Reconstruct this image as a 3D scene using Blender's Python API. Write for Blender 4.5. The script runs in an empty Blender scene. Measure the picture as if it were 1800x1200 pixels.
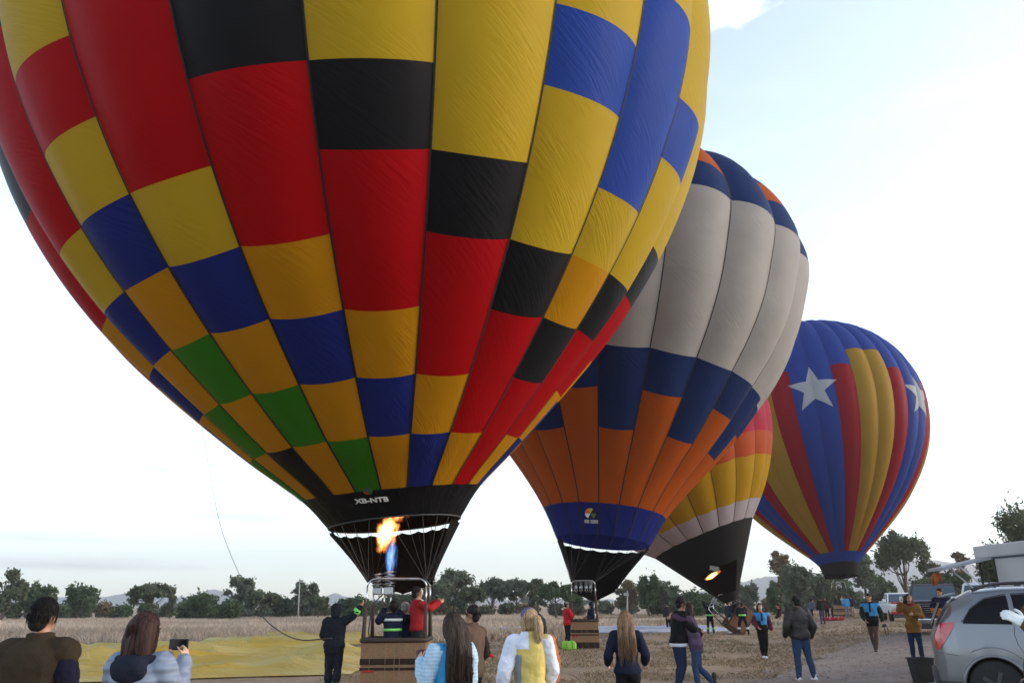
import bpy, bmesh, math, random
import numpy as np
from mathutils import Vector, Matrix, noise as mnoise
R = math.radians
random.seed(7)
rng = np.random.default_rng(7)
scene = bpy.context.scene
COL = scene.collection

# ---------------------------------------------------------------- camera
CAM_H = 1.72
FPX = 1400.0                       # focal length in pixels of the 1800 px wide frame (28 mm)
PITCH = math.atan((1059.0 - 600.0) / FPX)
ROLL = R(0.5)
cF = np.array([0, math.cos(PITCH), math.sin(PITCH)])
cR0 = np.array([1.0, 0, 0]); cU0 = np.cross(cR0, cF)
cR = cR0 * math.cos(ROLL) - cU0 * math.sin(ROLL)
cU = cU0 * math.cos(ROLL) + cR0 * math.sin(ROLL)
cam_data = bpy.data.cameras.new('camera')
cam_data.lens = FPX * 36.0 / 1800.0
cam_data.sensor_width = 36.0
cam_data.clip_start = 0.1
cam_data.clip_end = 20000.0
cam = bpy.data.objects.new('camera', cam_data)
COL.objects.link(cam)
m = Matrix(((cR[0], cU[0], -cF[0], 0), (cR[1], cU[1], -cF[1], 0), (cR[2], cU[2], -cF[2], CAM_H), (0, 0, 0, 1)))
cam.matrix_world = m
scene.camera = cam

# ---------------------------------------------------------------- sky, sun, exposure
SUN_EL = R(10.0); SUN_AZ = R(92.0)    # low sun far to the right, out of the picture
world = bpy.data.worlds.new('World'); scene.world = world; world.use_nodes = True
wn = world.node_tree; wn.nodes.clear()
def wnode(t, **k):
    n = wn.nodes.new(t)
    for a, b in k.items(): setattr(n, a, b)
    return n
out = wnode('ShaderNodeOutputWorld'); bg = wnode('ShaderNodeBackground')
sky = wnode('ShaderNodeTexSky', sky_type='NISHITA', sun_disc=False, sun_elevation=SUN_EL, sun_rotation=SUN_AZ,
            altitude=1800.0, air_density=1.0, dust_density=2.2, ozone_density=1.5)
bg.inputs['Strength'].default_value = 0.15
# thin high cloud, laid out by world direction: soft streaks that whiten the sky
tc = wnode('ShaderNodeTexCoord'); mp = wnode('ShaderNodeMapping')
mp.inputs['Scale'].default_value = (2.2, 2.2, 9.0)
nz = wnode('ShaderNodeTexNoise'); nz.inputs['Scale'].default_value = 1.7; nz.inputs['Detail'].default_value = 6.0; nz.inputs['Roughness'].default_value = 0.55
rp = wnode('ShaderNodeValToRGB'); rp.color_ramp.elements[0].position = 0.50; rp.color_ramp.elements[1].position = 0.72
mul = wnode('ShaderNodeMath', operation='MULTIPLY'); mul.inputs[1].default_value = 0.16
hsv = wnode('ShaderNodeHueSaturation'); hsv.inputs['Saturation'].default_value = 0.25; hsv.inputs['Value'].default_value = 1.25
mixc = wnode('ShaderNodeMix', data_type='RGBA')
L = wn.links.new
L(tc.outputs['Generated'], mp.inputs['Vector']); L(mp.outputs[0], nz.inputs['Vector']); L(nz.outputs['Fac'], rp.inputs[0])
L(rp.outputs[0], mul.inputs[0]); L(mul.outputs[0], mixc.inputs['Factor'])
soft = wnode('ShaderNodeHueSaturation'); soft.inputs['Saturation'].default_value = 0.66
L(sky.outputs[0], soft.inputs['Color']); L(soft.outputs[0], mixc.inputs['A']); L(sky.outputs[0], hsv.inputs['Color']); L(hsv.outputs[0], mixc.inputs['B'])
# a few separate small clouds: (azimuth, elevation, half width, half height, tint, strength)
def _dir(px, py):
    d = cF * FPX + cR * (px - 900.0) + cU * (600.0 - py); return d / np.linalg.norm(d)
last = mixc.outputs['Result']
for (px_, py_, wx, wy, tint, amt) in ((278, 822, .060, .010, (.62, .80, .92), .88), (40, 862, .03, .006, (.7, .84, .94), .7), (120, 990, .22, .011, (.90, .78, .76), .85), (420, 905, .16, .012, (.93, .90, .94), .75), (40, 940, .14, .012, (.95, .88, .86), .7), (1715, 812, .13, .020, (.86, .82, .88), .85), (1760, 872, .12, .016, (.92, .85, .82), .8), (1600, 770, .08, .010, (.88, .90, .95), .7), (1500, 955, .2, .012, (.98, .88, .78), .7), (1285, 14, .05, .03, (3.0, 3.0, 3.0), .8)):
    d = _dir(px_, py_); az = math.atan2(d[0], d[1]); el = math.asin(d[2])
    ux = Vector((math.cos(az), -math.sin(az), 0)); uy = Vector((-math.sin(az) * math.sin(el), -math.cos(az) * math.sin(el), math.cos(el)))
    dx = wnode('ShaderNodeVectorMath', operation='DOT_PRODUCT'); dx.inputs[1].default_value = ux / wx; L(tc.outputs['Generated'], dx.inputs[0])
    dy = wnode('ShaderNodeVectorMath', operation='DOT_PRODUCT'); dy.inputs[1].default_value = uy / wy; L(tc.outputs['Generated'], dy.inputs[0])
    dn = wnode('ShaderNodeVectorMath', operation='DOT_PRODUCT'); dn.inputs[1].default_value = Vector(d); L(tc.outputs['Generated'], dn.inputs[0])
    cb = wnode('ShaderNodeCombineXYZ'); L(dx.outputs['Value'], cb.inputs[0]); L(dy.outputs['Value'], cb.inputs[1])
    ln = wnode('ShaderNodeVectorMath', operation='LENGTH'); L(cb.outputs[0], ln.inputs[0])
    nn_ = wnode('ShaderNodeTexNoise'); nn_.inputs['Scale'].default_value = 1.3; nn_.inputs['Detail'].default_value = 5; L(cb.outputs[0], nn_.inputs['Vector'])
    sb = wnode('ShaderNodeMath', operation='MULTIPLY_ADD'); sb.inputs[1].default_value = 1.6; L(nn_.outputs['Fac'], sb.inputs[0])
    ng = wnode('ShaderNodeMath', operation='MULTIPLY'); ng.inputs[1].default_value = -1.0; L(ln.outputs['Value'], ng.inputs[0]); L(ng.outputs[0], sb.inputs[2])
    mr_ = wnode('ShaderNodeMapRange'); mr_.inputs['From Min'].default_value = 0.0; mr_.inputs['From Max'].default_value = 0.95; mr_.inputs['To Max'].default_value = amt * 0.72; L(sb.outputs[0], mr_.inputs['Value'])
    fr_ = wnode('ShaderNodeMath', operation='GREATER_THAN'); fr_.inputs[1].default_value = 0.0; L(dn.outputs['Value'], fr_.inputs[0])
    ft = wnode('ShaderNodeMath', operation='MULTIPLY'); L(mr_.outputs[0], ft.inputs[0]); L(fr_.outputs[0], ft.inputs[1])
    mc = wnode('ShaderNodeMix', data_type='RGBA'); L(ft.outputs[0], mc.inputs['Factor']); L(last, mc.inputs['A'])
    mc.inputs['B'].default_value = (1.58 * tint[0], 1.58 * tint[1], 1.58 * tint[2], 1)
    last = mc.outputs['Result']
L(last, bg.inputs['Color']); L(bg.outputs[0], out.inputs['Surface'])

world.cycles.sampling_method = 'MANUAL'; world.cycles.sample_map_resolution = 512
sl = bpy.data.lights.new('sun', 'SUN'); sl.energy = 1.0; sl.angle = R(30.0); sl.color = (1.0, 0.84, 0.68)
sun = bpy.data.objects.new('sun', sl); COL.objects.link(sun)
sd = Vector((math.sin(SUN_AZ) * math.cos(SUN_EL), math.cos(SUN_AZ) * math.cos(SUN_EL), math.sin(SUN_EL)))
sun.rotation_euler = sd.to_track_quat('Z', 'Y').to_euler()
scene.view_settings.view_transform = 'Standard'
scene.view_settings.look = 'None'
scene.view_settings.gamma = 1.0
scene.view_settings.use_curve_mapping = False
scene.view_settings.exposure = 2.18
scene.render.engine = 'CYCLES'
scene.cycles.use_denoising = True
scene.cycles.max_bounces = 5
scene.cycles.transparent_max_bounces = 12
scene.cycles.volume_bounces = 0
scene.cycles.volume_step_rate = 3.0
scene.cycles.volume_max_steps = 128
scene.cycles.sample_clamp_indirect = 6.0

# ---------------------------------------------------------------- helpers
def ground_z(x, y):
    """gentle rise of the land towards the track on the right"""
    t = (x - (0.28 * y + 0.5)) / 7.0
    t = np.clip(t, 0, 1)
    return 0.36 * t * t * (3 - 2 * t)
def ray(px, py):
    d = cF * FPX + cR * (px - 900.0) + cU * (600.0 - py)
    return d
def at(px, py, Y):
    """world point seen at photo pixel px,py at forward distance Y"""
    d = ray(px, py)
    return Vector(d * (Y / d[1])) + Vector((0, 0, CAM_H))
def gx(px, Y, zref=1.15):
    """ground point at forward distance Y whose spot zref above the ground lies in photo column px"""
    z = 0.0
    for _ in range(4):
        dz = z + zref - CAM_H
        X = ((px - 900.0) * (Y * cF[1] + dz * cF[2]) / FPX - Y * cR[1] - dz * cR[2]) / cR[0]
        z = float(ground_z(X, Y))
    return Vector((X, Y, z))

def tag(o, label=None, cat=None, group=None, kind=None):
    if label: o['label'] = label
    if cat: o['category'] = cat
    if group: o['group'] = group
    if kind: o['kind'] = kind
    return o
def empty(name, loc, rz=0.0, label=None, cat=None, group=None):
    o = bpy.data.objects.new(name, None); COL.objects.link(o)
    o.empty_display_size = 0.2
    o.location = loc; o.rotation_euler = (0, 0, rz)
    return tag(o, label, cat, group)
def mesh_obj(name, me, parent=None):
    o = bpy.data.objects.new(name, me); COL.objects.link(o)
    if parent is not None: o.parent = parent
    return o

class MB:
    """collects shapes and links them as one mesh object"""
    def __init__(s): s.v = []; s.f = []; s.mi = []; s.cur = 0; s.sm = []; s.smooth = False
    def add(s, vs, fs, smooth=None):
        b = len(s.v); s.v.extend([tuple(map(float, q)) for q in vs])
        for f in fs:
            s.f.append([b + i for i in f]); s.mi.append(s.cur); s.sm.append(s.smooth if smooth is None else smooth)
    def box(s, c, d, M=None, bev=0.0):
        x, y, z = d[0] / 2, d[1] / 2, d[2] / 2
        if bev > 0:
            b = min(bev, x * .9, y * .9, z * .9)
            bm = bmesh.new(); bmesh.ops.create_cube(bm, size=1.0)
            for v in bm.verts: v.co = Vector((v.co.x * d[0], v.co.y * d[1], v.co.z * d[2]))
            bmesh.ops.bevel(bm, geom=bm.edges[:], offset=b, segments=2, affect='EDGES', profile=0.6)
            bm.verts.index_update()
            vs = [v.co.copy() for v in bm.verts]; fs = [[v.index for v in f.verts] for f in bm.faces]; bm.free()
        else:
            vs = [Vector((sx * x, sy * y, sz * z)) for sx in (-1, 1) for sy in (-1, 1) for sz in (-1, 1)]
            fs = [(0, 1, 3, 2), (4, 6, 7, 5), (0, 4, 5, 1), (2, 3, 7, 6), (0, 2, 6, 4), (1, 5, 7, 3)]
        vs = [(M @ v if M is not None else v) + Vector(c) for v in vs]
        s.add(vs, fs, smooth=False)
    def tube(s, pts, r, n=8, cap=True, closed=False, smooth=True, ell=None):
        pts = [Vector(p) for p in pts]; k = len(pts)
        if not hasattr(r, '__len__'): r = [r] * k
        vs = []; up = None
        for i, p in enumerate(pts):
            if closed: t = pts[(i + 1) % k] - pts[i - 1]
            else: t = pts[min(i + 1, k - 1)] - pts[max(i - 1, 0)]
            if t.length < 1e-9: t = Vector((0, 0, 1))
            t.normalize()
            if up is None:
                up = Vector((0, 0, 1)) if abs(t.z) < .9 else Vector((1, 0, 0))
            a = up - t * up.dot(t)
            if a.length < 1e-6: a = t.orthogonal()
            a.normalize(); up = a; b = t.cross(a)
            for j in range(n):
                w = 2 * math.pi * j / n
                vs.append(p + (a * math.cos(w) + b * math.sin(w) * (ell or 1.0)) * r[i])
        fs = []
        m = k if closed else k - 1
        for i in range(m):
            i2 = (i + 1) % k
            for j in range(n):
                j2 = (j + 1) % n
                fs.append((i * n + j, i * n + j2, i2 * n + j2, i2 * n + j))
        s.add(vs, fs, smooth)
        if cap and not closed:
            b = len(s.v) - n * k
            s.f.append([b + j for j in range(n)][::-1]); s.mi.append(s.cur); s.sm.append(False)
            s.f.append([b + (k - 1) * n + j for j in range(n)]); s.mi.append(s.cur); s.sm.append(False)
    def bar(s, a, b, w, h=None, up=(0, 0, 1)):
        a = Vector(a); b = Vector(b); t = (b - a); l = t.length; t.normalize()
        u = Vector(up)
        if abs(u.dot(t)) > .98: u = Vector((1, 0, 0))
        x = u.cross(t).normalized(); u = t.cross(x)
        M = Matrix((x, u, t)).transposed()
        s.box((a + b) / 2, (w, h or w, l), M)
    def loft(s, rings, cap=True, smooth=True, closed=True):
        n = len(rings[0]); vs = [p for r in rings for p in r]; fs = []
        for i in range(len(rings) - 1):
            for j in range(n if closed else n - 1):
                j2 = (j + 1) % n
                fs.append((i * n + j, i * n + j2, (i + 1) * n + j2, (i + 1) * n + j))
        s.add(vs, fs, smooth)
        if cap:
            b = len(s.v) - len(vs)
            s.f.append([b + j for j in range(n)][::-1]); s.mi.append(s.cur); s.sm.append(False)
            s.f.append([b + len(vs) - n + j for j in range(n)]); s.mi.append(s.cur); s.sm.append(False)
    def lathe(s, prof, n=16, c=(0, 0, 0), axis='Z', smooth=True):
        rings = []
        for r, h in prof:
            ring = []
            for j in range(n):
                w = 2 * math.pi * j / n; a, b = r * math.cos(w), r * math.sin(w)
                p = {'Z': (a, b, h), 'X': (h, a, b), 'Y': (a, h, -b)}[axis]
                ring.append(Vector(p) + Vector(c))
            rings.append(ring)
        s.loft(rings, True, smooth)
    def grid(s, P, smooth=True):
        h, w = len(P), len(P[0]); vs = [q for r in P for q in r]
        fs = [(i * w + j, i * w + j + 1, (i + 1) * w + j + 1, (i + 1) * w + j) for i in range(h - 1) for j in range(w - 1)]
        s.add(vs, fs, smooth)
    def mesh(s, name, mats):
        me = bpy.data.meshes.new(name); me.from_pydata(s.v, [], s.f)
        if not isinstance(mats, (list, tuple)): mats = [mats]
        for q in mats: me.materials.append(q)
        me.polygons.foreach_set('material_index', s.mi); me.polygons.foreach_set('use_smooth', s.sm)
        me.update(); return me
    def build(s, name, mats, parent=None):
        return mesh_obj(name, s.mesh(name, mats), parent)

def fix_normals(o):
    bm = bmesh.new(); bm.from_mesh(o.data); bmesh.ops.recalc_face_normals(bm, faces=bm.faces[:]); bm.to_mesh(o.data); bm.free()
    return o

# ---------------------------------------------------------------- materials
MATS = {}
def mat(name, col, rough=0.7, spec=0.3, metal=0.0, var=0.12, vscale=4.0, bump=0.0, bscale=40.0, coat=0.0, emit=None, alpha=None, trans=0.0):
    """procedural Principled material: colour broken by noise, optional fine relief"""
    if name in MATS: return MATS[name]
    m = bpy.data.materials.new(name); m.use_nodes = True; nt = m.node_tree
    p = nt.nodes['Principled BSDF']
    p.inputs['Roughness'].default_value = rough; p.inputs['Metallic'].default_value = metal
    p.inputs['Specular IOR Level'].default_value = spec
    if coat: p.inputs['Coat Weight'].default_value = coat; p.inputs['Coat Roughness'].default_value = 0.05
    tc = nt.nodes.new('ShaderNodeTexCoord')
    nz = nt.nodes.new('ShaderNodeTexNoise'); nz.inputs['Scale'].default_value = vscale; nz.inputs['Detail'].default_value = 5.0
    nt.links.new(tc.outputs['Object'], nz.inputs['Vector'])
    mx = nt.nodes.new('ShaderNodeMix'); mx.data_type = 'RGBA'
    c = Vector(col[:3])
    mx.inputs['A'].default_value = (*[max(0, q * (1 - var * 1.5)) for q in c], 1)
    mx.inputs['B'].default_value = (*[min(1, q * (1 + var * 1.5)) for q in c], 1)
    nt.links.new(nz.outputs['Fac'], mx.inputs['Factor']); nt.links.new(mx.outputs['Result'], p.inputs['Base Color'])
    if bump:
        n2 = nt.nodes.new('ShaderNodeTexNoise'); n2.inputs['Scale'].default_value = bscale; n2.inputs['Detail'].default_value = 4.0
        nt.links.new(tc.outputs['Object'], n2.inputs['Vector'])
        b = nt.nodes.new('ShaderNodeBump'); b.inputs['Strength'].default_value = bump; b.inputs['Distance'].default_value = 0.02
        nt.links.new(n2.outputs['Fac'], b.inputs['Height']); nt.links.new(b.outputs[0], p.inputs['Normal'])
    if emit:
        p.inputs['Emission Color'].default_value = (*emit[:3], 1); p.inputs['Emission Strength'].default_value = emit[3]
    if trans: p.inputs['Transmission Weight'].default_value = trans
    MATS[name] = m
    return m

def fabric(name, col, trans=0.4, wr=0.22, rough=0.5, dirt=0.0):
    """ripstop balloon cloth: lets some light through, diagonal wrinkles laid out in the panel's own metres"""
    if name in MATS: return MATS[name]
    m = bpy.data.materials.new(name); m.use_nodes = True; nt = m.node_tree; N = nt.nodes.new; K = nt.links.new
    p = nt.nodes['Principled BSDF']; o = nt.nodes['Material Output']
    p.inputs['Roughness'].default_value = rough; p.inputs['Specular IOR Level'].default_value = 0.05
    p.inputs['Sheen Weight'].default_value = 0.0; p.inputs['Sheen Roughness'].default_value = 0.4
    uv = N('ShaderNodeUVMap'); uv.uv_map = 'UVMap'
    # colour
    n1 = N('ShaderNodeTexNoise'); n1.inputs['Scale'].default_value = 0.7; n1.inputs['Detail'].default_value = 4
    K(uv.outputs[0], n1.inputs['Vector'])
    mx = N('ShaderNodeMix'); mx.data_type = 'RGBA'
    mx.inputs['A'].default_value = (*[q * (0.88 - dirt) for q in col[:3]], 1); mx.inputs['B'].default_value = (*[min(1, q * 1.1) for q in col[:3]], 1)
    K(n1.outputs['Fac'], mx.inputs['Factor']); K(mx.outputs['Result'], p.inputs['Base Color'])
    # wrinkles: long streaks running diagonally from the seams, stronger in patches
    mp = N('ShaderNodeMapping'); mp.inputs['Rotation'].default_value = (0, 0, R(32)); mp.inputs['Scale'].default_value = (0.55, 5.0, 1)
    mp.inputs['Rotation'].default_value = (0, 0, 0); mp0 = N('ShaderNodeMapping'); mp0.inputs['Rotation'].default_value = (0, 0, R(38)); mp.inputs['Scale'].default_value = (0.7, 5.5, 1)
    K(uv.outputs[0], mp0.inputs['Vector']); K(mp0.outputs[0], mp.inputs['Vector'])
    n2 = N('ShaderNodeTexNoise'); n2.inputs['Scale'].default_value = 2.2; n2.inputs['Detail'].default_value = 3; n2.inputs['Distortion'].default_value = 0.6
    K(mp.outputs[0], n2.inputs['Vector'])
    n3 = N('ShaderNodeTexNoise'); n3.inputs['Scale'].default_value = 0.8; n3.inputs['Detail'].default_value = 1
    K(uv.outputs[0], n3.inputs['Vector'])
    r3 = N('ShaderNodeMapRange'); r3.inputs['From Min'].default_value = 0.42; r3.inputs['From Max'].default_value = 0.65
    K(n3.outputs['Fac'], r3.inputs['Value'])
    mu = N('ShaderNodeMath'); mu.operation = 'MULTIPLY'; K(n2.outputs['Fac'], mu.inputs[0]); K(r3.outputs[0], mu.inputs[1])
    bp = N('ShaderNodeBump'); bp.inputs['Strength'].default_value = wr; bp.inputs['Distance'].default_value = 0.12
    K(mu.outputs[0], bp.inputs['Height']); K(bp.outputs[0], p.inputs['Normal'])
    tr = N('ShaderNodeBsdfTranslucent'); K(mx.outputs['Result'], tr.inputs['Color']); K(bp.outputs[0], tr.inputs['Normal'])
    ms = N('ShaderNodeMixShader'); ms.inputs[0].default_value = trans
    K(p.outputs[0], ms.inputs[1]); K(tr.outputs[0], ms.inputs[2]); K(ms.outputs[0], o.inputs['Surface'])
    MATS[name] = m
    return m
# ================================================================= balloons
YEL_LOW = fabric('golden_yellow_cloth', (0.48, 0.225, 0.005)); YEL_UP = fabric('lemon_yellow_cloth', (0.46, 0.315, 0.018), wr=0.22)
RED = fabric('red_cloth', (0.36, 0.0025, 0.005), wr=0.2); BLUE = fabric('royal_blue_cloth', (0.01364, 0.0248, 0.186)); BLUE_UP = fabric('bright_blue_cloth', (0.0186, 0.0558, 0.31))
BLACK = fabric('black_cloth', (0.00744, 0.00744, 0.00868), trans=0.05); GREEN = fabric('green_cloth', (0.0341, 0.186, 0.0124))
NOMEX = fabric('black_skirt_cloth', (0.00682, 0.0062, 0.0062), trans=0.03, rough=0.7)
B2_BLUE = fabric('slate_blue_cloth', (0.01116, 0.0279, 0.1054)); B2_ORANGE = fabric('orange_cloth', (0.40, 0.080, 0.009)); B2_WHITE = fabric('off_white_cloth', (0.3844, 0.3596, 0.3348), wr=0.15, dirt=0.08)
B2_ROYAL = fabric('deep_blue_cloth', (0.0124, 0.0217, 0.1612))
B3_YEL = fabric('amber_cloth', (0.3844, 0.2232, 0.0062)); B3_ORANGE = fabric('coral_cloth', (0.3844, 0.0682, 0.0186)); B3_RED = fabric('crimson_cloth', (0.341, 0.00744, 0.0372)); B3_WHITE = fabric('lilac_white_cloth', (0.372, 0.341, 0.372))
B4_BLUE = fabric('cobalt_cloth', (0.0186, 0.0465, 0.2356), wr=0.1); B4_RED = fabric('dark_red_cloth', (0.248, 0.00496, 0.0124), wr=0.1); B4_YEL = fabric('mustard_cloth', (0.3224, 0.186, 0.0186), wr=0.1); STAR = fabric('silver_white_cloth', (0.3844, 0.3968, 0.4092), wr=0.1)
TAPE = mat('black_load_tape', (0.008, 0.008, 0.008), rough=0.8, var=0.05)
TAPE2 = mat('dark_load_tape', (0.02, 0.015, 0.015), rough=0.8, var=0.05)
STEEL = mat('brushed_steel', (0.55, 0.55, 0.55), rough=0.32, metal=1.0, var=0.06)
WIRE = mat('steel_wire', (0.05, 0.05, 0.05), rough=0.7, metal=0.2, var=0.05)
WICKER = None

class Envelope:
    def __init__(s, C, ax, ay, phase, N, prof, scale=1.0, bulge=0.20, mouth_tilt=0.0, bend=(0, 0), oval=0.0):
        s.mt = mouth_tilt; s.bend = bend; s.ov = oval; s.C = np.array(C, float); s.N = N; s.ph = phase; s.b = bulge
        A = np.array([math.sin(ax), math.sin(ay), 0.0]); A[2] = math.sqrt(1 - A[0] ** 2 - A[1] ** 2)
        V = np.array([0, 1.0, 0]) - A * A[1]; V /= np.linalg.norm(V)
        s.A, s.V, s.U = A, V, np.cross(V, A)
        p = np.array(prof, float) * scale
        # smooth the profile (Catmull-Rom through its points)
        q = np.vstack([2 * p[0] - p[1], p, 2 * p[-1] - p[-2]]); out = []
        for i in range(1, len(q) - 2):
            for t in np.linspace(0, 1, 8, endpoint=False):
                a, b, c, d = q[i - 1], q[i], q[i + 1], q[i + 2]
                out.append(0.5 * ((2 * b) + (c - a) * t + (2 * a - 5 * b + 4 * c - d) * t * t + (3 * b - a - 3 * c + d) * t ** 3))
        out.append(p[-1]); s.p = np.array(out); s.p[:, 1] = np.maximum(s.p[:, 1], 0)
        s.S = np.concatenate([[0], np.cumsum(np.hypot(*np.diff(s.p, axis=0).T))])
        s.key = [np.interp(i * 8, np.arange(len(s.S)), s.S) for i in range(len(p))]   # arc length at the given profile points
        s.L = s.S[-1]
    def hr(s, a):
        return np.interp(a, s.S, s.p[:, 0]), np.interp(a, s.S, s.p[:, 1])
    def pt(s, sc, a, off=0.0):
        """surface point at seam coordinate sc (integers are seams) and arc length a"""
        g = math.floor(sc + 1e-9); u = sc - g
        h, r = s.hr(a); h2, r2 = s.hr(min(a + .05, s.L)); h1, r1 = s.hr(max(a - .05, 0))
        tl = math.hypot(h2 - h1, r2 - r1) + 1e-9; nr, nh = (h2 - h1) / tl, -(r2 - r1) / tl
        def e(q):
            th = 2 * math.pi / s.N * q + s.ph
            return math.sin(th) * s.U - (1 + s.ov * min(1.0, a / 2.0)) * math.cos(th) * s.V
        chord = 2 * r * math.sin(math.pi / s.N)
        fade = min(1.0, max(0.15, a / (0.22 * s.L)))
        b = s.b * chord * 4 * u * (1 - u) * fade + off
        rad = r * ((1 - u) * e(g) + u * e(g + 1)); em = e(g + u)
        lift = 0.0
        if s.mt and a < s.key[1]: lift = -s.mt * float(em @ s.V) * (1 - a / s.key[1])
        return s.C + (h + lift) * s.A + max(0, h) ** 2 * (s.bend[0] * s.U + s.bend[1] * s.V) + rad + b * (nr * em + nh * s.A)
    def patch(s, s0, s1, a0, a1, nu, nv, off=0.0):
        V = []; UV = []
        for j in range(nv + 1):
            a = a0 + (a1 - a0) * j / nv
            for i in range(nu + 1):
                sc = s0 + (s1 - s0) * i / nu
                if i == nu and abs(s1 - round(s1)) < 1e-6: sc = s1 - 1e-7   # right edge belongs to this gore
                V.append(s.pt(sc + (1e-7 if i == 0 else 0), a, off))
                UV.append((sc * 1.9, a))
        F = [(j * (nu + 1) + i, j * (nu + 1) + i + 1, (j + 1) * (nu + 1) + i + 1, (j + 1) * (nu + 1) + i) for j in range(nv) for i in range(nu)]
        return V, F, UV

def cloth_obj(name, chunks, mats, parent, kind=None):
    """chunks: list of (V,F,UV,matindex)"""
    V = []; F = []; UV = []; MI = []
    for v, f, uv, mi in chunks:
        b = len(V); V += [tuple(q) for q in v]; UV += uv
        for q in f: F.append([b + i for i in q]); MI.append(mi)
    me = bpy.data.meshes.new(name); me.from_pydata(V, [], F)
    for q in mats: me.materials.append(q)
    me.polygons.foreach_set('material_index', MI); me.polygons.foreach_set('use_smooth', [True] * len(F))
    ul = me.uv_layers.new(name='UVMap'); li = np.zeros(len(me.loops), int); me.loops.foreach_get('vertex_index', li)
    ul.data.foreach_set('uv', np.array(UV, np.float32)[li].ravel())
    me.update(); o = mesh_obj(name, me, parent)
    if kind: o['kind'] = kind
    return o

def visible_rank(env, sc, a):
    """how directly a spot of the cloth faces the camera (positive = visible side)"""
    p = env.pt(sc, a); n = env.pt(sc, a, 0.1) - p; d = np.array([0, 0, CAM_H]) - p
    return float(n @ d) / (np.linalg.norm(n) * np.linalg.norm(d))

def in_frame(p):
    v = np.asarray(p) - np.array([0, 0, CAM_H]); z = v @ cF
    if z < .1: return False
    x = 900 + FPX * (v @ cR) / z; y = 600 - FPX * (v @ cU) / z
    return -60 < x < 1860 and -60 < y < 1260

def rel(parent, o_list):
    for o in o_list:
        o.matrix_parent_inverse = parent.matrix_world.inverted()

def balloon_root(name, env, label):
    bpy.context.view_layer.update()
    e = empty(name, tuple(env.C), 0, label, 'balloon', 'hot air balloons being inflated in a row')
    bpy.context.view_layer.update(); return e

def adopt(root):
    """children were built in world coordinates: keep them there"""
    inv = Matrix.Translation(root.location).inverted() @ Matrix.Identity(4)
    inv = (Matrix.Translation(root.location) @ Matrix.Rotation(root.rotation_euler.z, 4, 'Z')).inverted()
    for c in bpy.data.objects:
        if c.parent == root and c.get('_w') is None:
            c.matrix_parent_inverse = inv

def tapes(env, root, seams, a0, a1, w, material):
    for sm_ in seams:
        mb = MB(); P = []
        n = 36
        for j in range(n + 1):
            a = a0 + (a1 - a0) * j / n
            if not env.hr(a)[1] > 0.2: break
            ds = w / max(0.3, 2 * math.pi * env.hr(a)[1] / env.N)
            P.append([env.pt(sm_ - ds, a, 0.012), env.pt(sm_ + 1e-7, a, 0.02), env.pt(sm_ + ds, a, 0.012)])
        mb.grid(P); mb.build('load_tape', material, root)

# ---- 1: the big chequered balloon
b1_r = [1.45, 1.97, 2.982, 3.92, 4.824, 5.656, 6.415, 7.073, 7.65, 8.082, 8.361, 8.482]
b1_h = [-0.66, 0.0, 0.893, 1.807, 2.764, 3.749, 4.808, 5.933, 7.164, 8.433, 9.746, 11.085]
def close_prof(h, r, start, angs, step):
    h = list(h); r = list(r)
    for a in angs: r.append(max(0.0, r[-1] + step * math.cos(R(a)))); h.append(h[-1] + step * math.sin(R(a)))
    h.append(h[-1] + 0.03); r.append(0.0)
    return list(zip(h, r))
prof1 = close_prof(b1_h, b1_r, 0, (97, 107, 117, 127, 137, 147, 156, 164, 172), 1.33)
E1 = Envelope((-2.69, 18.0, 2.34 + CAM_H), R(-5.23), R(-5.03), R(1.44), 24, prof1, bulge=0.15, mouth_tilt=0.13, bend=(0.0012, 0.0146), oval=0.1626)
PAT = ['RRKYYBBBYYYKKYYRRYYY', 'YRRKYYBYYYKKYYRRYYYY', 'BYRRKYYYYKKYYRRYYYYY', 'YBYRRKYYYYYKKRRYYYYY',
       'GYBYRRKKYYBBYYYRRYYY', 'YGYBYRRRKYYBBYYYRRYY', 'KYGYBYRYYYYYBBYYYRRY']
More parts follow.
